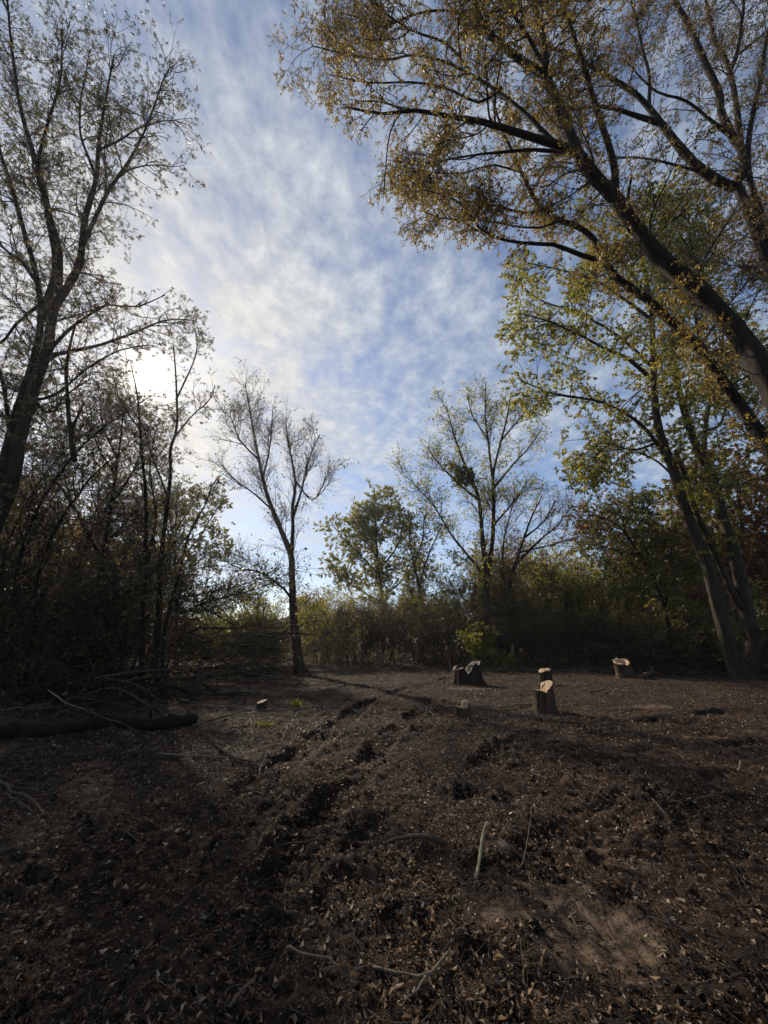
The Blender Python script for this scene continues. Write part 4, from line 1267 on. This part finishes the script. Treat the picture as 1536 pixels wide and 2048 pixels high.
stick('short straight grey stick half buried near the bottom left', [(455, 2018, .0), (480, 1985, .04), (512, 1952, .05)], 9, 8, STICKP)
stick('thin bow shaped twig running into the forked grey branch', [(690, 1955, .01), (720, 1935, .03), (768, 1924, .05)], 4, 3, STICKP, name='twig', cat='twig')
stick('slim curved twig trailing away below the leaning brown stick', [(1052, 1738, .01), (1068, 1768, .02), (1100, 1790, .01)], 5, 3, STICKB, name='twig', cat='twig')
stick('thin twig beside the dark clod at the right', [(1308, 1616, .04), (1330, 1632, .06), (1342, 1656, .02)], 3, 2, STICKP, name='twig', cat='twig')
stick('straight twig lying level below the dark clod at the right', [(1196, 1684, .02), (1235, 1676, .03), (1282, 1678, .02)], 5, 4, STICKB, name='twig', cat='twig')
stick('thin straight twig lying in shade at the left foreground', [(245, 1672, .02), (290, 1690, .03), (352, 1722, .01)], 4, 3, STICKB, name='twig', cat='twig')
stick('long grey branch entering from the left edge', [(-30, 1540, .06), (20, 1570, .06), (60, 1600, .04), (92, 1630, .02)], 9, 6, STICKB, [([(10, 1585, .04), (40, 1605, .03), (66, 1626, .02)], 6, 4), ([(88, 1628, .02), (102, 1630, .02), (116, 1626, .02)], 5, 3)], 'branch')
stick('long thin branch lying behind the small bright stump', [(350, 1396, .06), (385, 1405, .10), (420, 1415, .05), (470, 1417, .04), (530, 1419, .06), (582, 1409, .10)], 6, 3, STICKB, name='branch')
stick('straight branch lying right of the small bright stump', [(585, 1420, .03), (640, 1415, .05), (706, 1413, .04)], 6, 4, STICKB, name='branch')
stick('dark branch lying in front of the small bright stump', [(385, 1453, .05), (440, 1436, .07), (500, 1421, .05), (560, 1421, .04)], 8, 4, STICKB, [([(500, 1438, .03), (506, 1444, .05), (515, 1450, .05)], 6, 5)], 'branch')
stick('pale curved twig below the green weed', [(563, 1484, .02), (572, 1462, .05), (584, 1448, .06), (598, 1437, .04)], 5, 3, STICKP, [([(579, 1458, .05), (594, 1449, .03), (601, 1438, .02)], 4, 2)], 'twig')
stick('long straight pale branch lying in the left middle ground', [(318, 1507, .05), (360, 1511, .06), (410, 1513, .05), (460, 1516, .03)], 7, 5, STICKP, name='branch')
stick('dark bent branch with a pale upturned tip in the left middle ground', [(432, 1490, .03), (462, 1510, .05), (495, 1521, .06), (520, 1519, .08), (532, 1512, .12), (540, 1500, .18)], 9, 4, STICKB, name='branch')
stick('short pale forked stick standing below the bent branch', [(519, 1546, .0), (522, 1530, .04), (524, 1515, .08)], 8, 6, STICKP, [([(523, 1520, .06), (530, 1512, .10), (538, 1500, .14)], 4, 3)])
stick('dark stick lying left of the rut in the middle ground', [(455, 1566, .03), (490, 1576, .04), (530, 1580, .03)], 8, 5, STICKB)
stick('thin branch lying to the left of the tall notched stump', [(1000, 1414, .05), (1030, 1411, .06), (1064, 1409, .05)], 6, 5, STICKP)
stick('dark stick lying to the right of the tall notched stump', [(1180, 1383, .06), (1200, 1381, .08), (1212, 1374, .14)], 6, 5, STICKB)
stick('thin upright twig in the left middle ground', [(337, 1590, .0), (336, 1575, .08), (338, 1564, .14)], 3, 2, STICKP, name='twig', cat='twig')
stick('pale peeled stick lying at the left foreground edge', [(315, 1958, .02), (330, 1970, .02), (350, 1976, .02)], 4, 3, STICKP)
stick('short thick stub standing at the far right of the clearing', [(1478, 1545, .0), (1479, 1535, .06), (1481, 1522, .13)], 9, 7, STICKP, name='stub', cat='stub')
stick('upturned reddish root chunk with two prongs right of the reddish leaning stump', [(1274, 1357, .02), (1288, 1351, .12), (1304, 1347, .16), (1318, 1350, .04)], 20, 10, STUMP_BARK, [([(1298, 1346, .2), (1306, 1337, .4), (1297, 1331, .5)], 6, 3), ([(1306, 1338, .38), (1308, 1331, .5)], 4, 2)], 'root_chunk', 'root')

# a curled tendril lying on the sand
sp = []
c0 = Ge(1142, 1834, .02)
for i in range(26):
    a = i / 25 * 4.6 * PI / 2 + .4
    rr_ = .007 + .0016 * i
    sp.append(c0 + np.array([math.cos(-a) * rr_, math.sin(a) * .01, .05 + math.sin(-a) * rr_]))
sp += [Ge(1152, 1850, .02), Ge(1166, 1851, .03), Ge(1180, 1842, .03)]
me, base = rod_mesh(sp, 6, 4, STICKP, 'vine_tendril', n=60, knob=.05)
tag(link('vine_tendril', me, None, tuple(base)), 'pale curled tendril lying on the scraped sand', 'tendril')

# arching dead sapling at the left
stick('arching dead sapling bent over the shaded ground at the left', [(96, 1382, 1.00), (130, 1402, .95), (180, 1420, .88), (214, 1442, .75), (255, 1450, .66), (285, 1478, .42), (300, 1505, .18), (302, 1535, -.02)], 4, 6, STICKB,
      [([(214, 1442, .75), (232, 1470, .48), (243, 1528, -.02)], 6, 6), ([(182, 1420, .88), (178, 1470, .45), (172, 1535, -.02)], 5, 5), ([(180, 1420, .88), (165, 1390, 1.1), (186, 1340, 1.5)], 5, 2), ([(150, 1410, .9), (90, 1440, .7)], 3, 2)], 'dead_sapling', 'sapling')

# fallen log
LOG_ROT = bark('rotting_bark', (.006, .0045, .0036), (.030, .021, .015), 14.0)
lg = [Ge(388, 1440, .07), Ge(310, 1447, .11), Ge(230, 1444, .06), Ge(120, 1460, .08), Ge(30, 1464, .05), Ge(-60, 1482, .05)]
path = catmull(np.array(lg), 60)
tt = np.linspace(0, 1, 60)
rad = .115 + .05 * tt + .035 * perlin(tt * 13, tt * 0 + 3) + .02 * perlin(tt * 40, tt * 0 + 9)
l = dict(path=path, rad=rad)
lroot = empty('fallen_log', tuple(path[0]), 'long dark rotting log lying at the left behind the shaded ground', 'log')
link('log_bark', limb_mesh(l, path[0], LOG_ROT, 28, 'log_bark'), lroot)
ax_ = unit(path[0] - path[1])
sdv = unit(np.cross(ax_, [0, 0, 1.0]))
upv = np.cross(sdv, ax_)
A_ = np.arange(18) / 18 * 2 * PI
ringv = [ax_ * .01] + [ax_ * (.012 + .05 * math.sin(3 * a)) + (sdv * math.cos(a) + upv * math.sin(a)) * rad[0] * 1.02 for a in A_]
link('log_end', make_mesh('log_end', ringv, [np.array([(0, 1 + i, 1 + (i + 1) % 18) for i in range(18)])], False, [CUT_OLD]), lroot)


for i_, up_, ln_ in ((14, .8, .35), (33, .5, .5), (8, .9, .2)):
    a_ = path[i_]
    b_ = a_ + np.array([.1, -.25, up_]) * ln_
    link('stub', limb_mesh(dict(path=catmull([a_, (a_ + b_) / 2 + .02, b_], 6), rad=np.linspace(.045, .018, 6)), path[0], LOG_ROT, 8, 'stub'), lroot)

# brush piles: each branch a part, the finest twigs one tangle
def brush_pile(label, x0, x1, y0, y1, hmax, nb, seed, lmat=None):
    rng = np.random.default_rng(seed)
    cx, cy = (x0 + x1) / 2, (y0 + y1) / 2
    root = empty('brush_pile', (cx, cy, gz(cx, cy)), label, 'brush pile')
    limbs = []
    for i in range(nb):
        p = np.array([[rng.uniform(x0, x1) - cx, rng.uniform(y0, y1) - cy, hmax * rng.random() ** 1.5]])
        a = rng.normal() * .5 + (0 if rng.random() < .5 else PI)
        d = unit(np.array([[math.cos(a), math.sin(a) * .5, rng.uniform(-.15, .4)]]))
        L = rng.uniform(1.6, 4.2)
        path = grow(p, d, np.array([L]), 12, .12, -.03, rng)[0]
        path[:, 2] = np.maximum(path[:, 2], .05)
        rad = rng.uniform(.014, .045) * (1 - .7 * np.linspace(0, 1, 12)) + .004
        limbs.append(dict(path=path, rad=rad, part='branch'))
        link('branch', limb_mesh(limbs[-1], np.zeros(3), BARK_DARK if rng.random() < .6 else STICKB, 5, 'branch'), root)
    twv, twq, lv, lf = tree_geometry(limbs, [(nb * 6, .5, 1.6, 20, 55, 5, .15, .0, .1), (nb * 18, .3, .8, 25, 60, 4, .18, -.02, .1), (nb * 30, .15, .45, 25, 60, 4, .2, 0, .1)],
                                     (nb * 18, .06, .12, 'oval', .3, .6, None), rng, np.zeros(3))
    tag(link('twig_tangle', make_mesh('twig_tangle', twv, [twq], True, [TWIG_DARK]), root), kind='stuff')
    tag(link('dead_leaves', make_mesh('dead_leaves', lv, [lf], False, [LEAF_BROWN]), root), kind='stuff')


brush_pile('wide pile of cut brush between the slender stems and the nearly bare tree', P(390, 1300, 19)[0], P(560, 1300, 19)[0], 17.5, 21.5, 2.3, 60, 71)
brush_pile('low pile of cut brush behind the reddish leaning stump', P(1215, 1300, 23)[0], P(1420, 1300, 23)[0], 22.5, 25.5, 1.5, 44, 72)
brush_pile('scattered cut branches at the foot of the left thicket', P(60, 1300, 12)[0], P(290, 1300, 12)[0], 10.6, 13.5, 1.0, 36, 73)


# small green weeds
def weed(label, px, py, hgt, n, seed):
    rng = np.random.default_rng(seed)
    g = Ge(px, py)
    p = np.c_[rng.normal(0, .09, (n, 2)), np.zeros(n)]
    v, f = leaf_quads(p, unit(rng.normal(size=(n, 3)) * .5 + [0, 0, .8]), rng.uniform(.5, 1, n) * hgt, rng, 'oval', ratio=.16)
    r_ = empty('weed', tuple(g), label, 'weed')
    tag(link('blades', make_mesh('blades', v, [f], False, [LEAF_LIME]), r_), kind='stuff')


weed('small green weed beside the branch right of the small bright stump', 592, 1414, .26, 40, 1)
weed('low green weed in front of the small bright stump', 530, 1453, .16, 60, 2)

# ------------------------------------------------------------------ litter
rng = np.random.default_rng(81)


def fan(n, r0, r1, half=1.0, pw=1.0):
    a = rng.uniform(-half, half, n)
    r = r0 * (r1 / r0) ** (rng.random(n) ** pw)
    return np.sin(a) * r, np.cos(a) * r


LIT = leafm('litter', [(0.0, (.012, .008, .0056)), (.26, (.040, .0260, .0165)), (.54, (.110, .073, .047)), (.82, (.185, .130, .088)), (.95, (.27, .205, .150)), (1.0, (.42, .34, .26))], .34, .58, (1.15, 1.05, 0.92), .2)


def lit_spots(n, r0, r1, pw, lo):
    x, y = fan(n, r0, r1, 1.0, pw)
    hh, sd = H(x, y, True)
    m = (rng.random(len(x)) > sd * .9) & (rng.random(len(x)) < (lo + (1 - lo) * sstep(-.25, .3, perlin(x * .8 + 70, y * .8))) * (.5 + .5 * sstep(-.28, .05, perlin(x * 2.6 + 7, y * 2.6 + 40))))
    return x[m], y[m], hh[m]


# close by: curled chips; farther off: torn three-cornered shreds
x, y, hh = lit_spots(135000, 1.6, 6.5, .85, .5)
n = len(x)
axv = unit(np.c_[rng.normal(size=(n, 2)), rng.normal(0, .4, n)])
v1, f1 = leaf_quads(np.c_[x, y, hh + rng.uniform(-.004, .014, n)], axv, .009 + .046 * rng.random(n) ** 2.6, rng, 'oval', .9, rng.uniform(.10, .42, n))
x, y, hh = lit_spots(680000, 2.2, 34, .62, .62)
n = len(x)
p = np.c_[x, y, hh + rng.uniform(-.002, .012, n)]
sz = (.012 + .046 * rng.random(n) ** 2)[:, None] * (.38 + .62 * sstep(3, 8, y) + .025 * y)[:, None]
d1 = unit(rng.normal(size=(n, 3)) * np.array([1, 1, .45]))
d2 = unit(rng.normal(size=(n, 3)) * np.array([1, 1, .55]))
v2 = np.stack([p, p + d1 * sz, p + d1 * sz * .5 + d2 * sz * rng.uniform(.15, .6, (n, 1))], 1).reshape(-1, 3)
f2 = np.arange(n * 3).reshape(n, 3) + len(v1)
tag(link('leaf_litter', make_mesh('leaf_litter', np.concatenate([v1, v2]), [np.concatenate([f1, f2])], False, [LIT])), kind='stuff')

# clods of turned soil
ico = np.array([(1, 0, 0), (-1, 0, 0), (0, 1, 0), (0, -1, 0), (0, 0, 1), (0, 0, -1.0)])
icf = np.array([(0, 2, 4), (2, 1, 4), (1, 3, 4), (3, 0, 4), (2, 0, 5), (1, 2, 5), (3, 1, 5), (0, 3, 5)])
x, y = fan(9000, 1.7, 22, 1.0, .85)
for cx, cy, r_, h_ in CLODS:
    k = int(45 * r_ / .3)
    x = np.concatenate([x, cx + rng.normal(0, r_ * .55, k)])
    y = np.concatenate([y, cy + rng.normal(0, r_ * .45, k)])
hh, sd = H(x, y, True)
m = rng.random(len(x)) > sd * .95
x, y, hh = x[m], y[m], hh[m]
n = len(x)
sz = .004 + .022 * rng.random(n) ** 4
vv = ico[None] * sz[:, None, None] * rng.uniform(.5, 1.4, (n, 6, 3)) * rng.uniform(.5, 1.7, (n, 1, 3)) + rng.normal(0, .25, (n, 6, 3)) * sz[:, None, None]
vv = vv + np.c_[x, y, hh + sz * .25][:, None]
tag(link('soil_clods', make_mesh('soil_clods', vv.reshape(-1, 3), [(icf[None] + np.arange(n)[:, None, None] * 6).reshape(-1, 3)], False, [SOIL])), kind='stuff')

# twig scraps
x, y = fan(2600, 1.9, 26, 1.0, .75)
hh = H(x, y)
n = len(x)
pp = np.c_[x, y, hh + .008]
dd = unit(np.c_[rng.normal(size=(n, 2)), np.abs(rng.normal(0, .12, n))])
path = grow(pp, dd, rng.uniform(.06, .42, n), 4, .16, 0, rng)
path[:, :, 2] = np.maximum(path[:, :, 2], H(path[:, :, 0].ravel(), path[:, :, 1].ravel()).reshape(n, 4) + .004)
v, q = tubes(path, rng.uniform(.0012, .0034, n)[:, None] * np.array([[1, .9, .7, .4]]), 3)
tag(link('twig_scraps', make_mesh('twig_scraps', v, [q], True, [STICKB])), kind='stuff')

# cut twigs strewn along the edge of the thicket
n = 1500
x = rng.uniform(-19, 24, n)
y = 24.5 + .010 * x * x + rng.normal(0, 2.2, n)
y = np.where(x < -6, y - (-6 - x) * .75, y)
pp = np.c_[x, y, H(x, y) + .02]
dd = unit(np.c_[rng.normal(size=(n, 2)), np.abs(rng.normal(0, .45, n))])
path = grow(pp, dd, rng.uniform(.3, 1.7, n), 5, .14, -.03, rng)
path[:, :, 2] = np.maximum(path[:, :, 2], H(path[:, :, 0].ravel(), path[:, :, 1].ravel()).reshape(n, 5) + .01)
v, q = tubes(path, rng.uniform(.005, .016, n)[:, None] * np.array([[1, .85, .7, .5, .3]]), 3)
tag(link('cut_brushwood', make_mesh('cut_brushwood', v, [q], True, [STICKP])), kind='stuff')

# sawdust and pale chips round the fresh stumps
PX = []
for px, py, rr_ in ((520, 1420, .35), (928, 1434, .5), (1097, 1371, .8), (1098, 1427, .7), (1261, 1358, .8), (940, 1371, 1.0)):
    g = G(px, py)
    PX.append(np.c_[rng.normal(g[0], rr_, 420), rng.normal(g[1] + .2, rr_ * .8, 420)])
PX = np.concatenate(PX)
n = len(PX)
p = np.c_[PX, H(PX[:, 0], PX[:, 1]) + .008]
sz = rng.uniform(.012, .05, n)[:, None]
d1, d2 = unit(rng.normal(size=(n, 3)) * [1, 1, .4]), unit(rng.normal(size=(n, 3)) * [1, 1, .5])
v2 = np.stack([p, p + d1 * sz, p + d1 * sz * .5 + d2 * sz * .4], 1).reshape(-1, 3)
tag(link('sawdust', make_mesh('sawdust', v2, [np.arange(n * 3).reshape(n, 3)], False, [CUT])), kind='stuff')

# fallen leaves that can be told apart: each an object of its own on the ground
FALLEN = [bpy.data.materials.get('litter')]


def flat_leaf_mat(name, c0, c1):
    m, t, b, out = principled(name)
    oi = t.n('ShaderNodeObjectInfo').outputs['Random']
    oc = t.n('ShaderNodeTexCoord').outputs['Object']
    ns = t.noise(oc, 60.0, 3.0, .6)
    c = t.mix(oi, c0, c1)
    c = t.mix(t.math('MULTIPLY', ns, .5), c, tuple(v_ * .5 for v_ in c0))
    t.set(b, 'Base Color', c)
    t.set(b, 'Roughness', .6)
    return m


LEAF_FALLEN = flat_leaf_mat('fallen_leaf', (.14, .095, .062), (.42, .34, .25))


def fallen_mesh(seed):
    rg = np.random.default_rng(seed)
    K = 7
    pts, tri = [(0, 0, 0)], []
    outline = []
    for i, (a, ln) in enumerate(((-2.3, .55), (-1.75, .3), (-1.05, .85), (-.62, .42), (0, 1.0), (.62, .42), (1.05, .85), (1.75, .3), (2.3, .55))):
        a += rg.normal() * .06
        ln *= rg.uniform(.85, 1.1)
        outline.append((math.sin(a) * ln, math.cos(a) * ln))
    curl = rg.uniform(.3, .9)
    sd_ = rg.uniform(-.5, .5)
    for ox, oy in outline:
        pts.append((ox, oy, curl * (ox * ox * (1 + sd_) + oy * oy * .6) + rg.normal() * .06))
    m_ = len(outline)
    tri = [(0, 1 + i, 2 + i) for i in range(m_ - 1)]
    pts.append((0.0, -.75, .06)); pts.append((.03, -.75, .06))
    tri.append((0, m_ + 1, m_ + 2))
    return make_mesh('leaf', np.array(pts) * .5, [np.array(tri)], False, [LEAF_FALLEN])


LM = [fallen_mesh(100 + i) for i in range(8)]
cnt = 0
while cnt < 290:
    a, r_ = random.uniform(-.9, .9), 1.9 * (4.2 ** random.random())
    x_, y_ = math.sin(a) * r_, math.cos(a) * r_
    if random.random() > (.95 if x_ > .25 * y_ else .45):
        continue
    hz, sz_ = H(np.array([x_]), np.array([y_]), True)
    if random.random() < sz_[0] * .7:
        continue
    o = link('leaf', LM[cnt % 8], ground, (x_, y_, float(hz[0]) + .006))
    s_ = random.uniform(.035, .085)
    o.scale = (s_ * random.uniform(.6, 1), s_, s_)
    o.rotation_euler = (random.gauss(0, .5), random.gauss(0, .5) + (PI if random.random() < .4 else 0), random.uniform(0, 6.28))
    cnt += 1


# ------------------------------------------------------------------ the thin hazy air the low sun lights up
hm = bpy.data.materials.new('haze')
hm.use_nodes = True
t = NT(hm.node_tree)
out = t.n('ShaderNodeOutputMaterial')
pv = t.n('ShaderNodeVolumePrincipled', {'Color': (.93, .95, 1, 1), 'Density': HAZE, 'Anisotropy': .68})
t.t.links.new(pv.outputs[0], out.inputs['Volume'])
e = 1260.0
hv = np.array([(sx * e, sy * e, sz_) for sz_ in (-4.0, 37.5) for sx, sy in ((-1, -1), (1, -1), (1, 1), (-1, 1))])
hme = make_mesh('haze', hv, [np.array([(3, 2, 1, 0), (4, 5, 6, 7), (0, 1, 5, 4), (1, 2, 6, 5), (2, 3, 7, 6), (3, 0, 4, 7)])], False, [hm])
tag(link('haze', hme), kind='stuff')
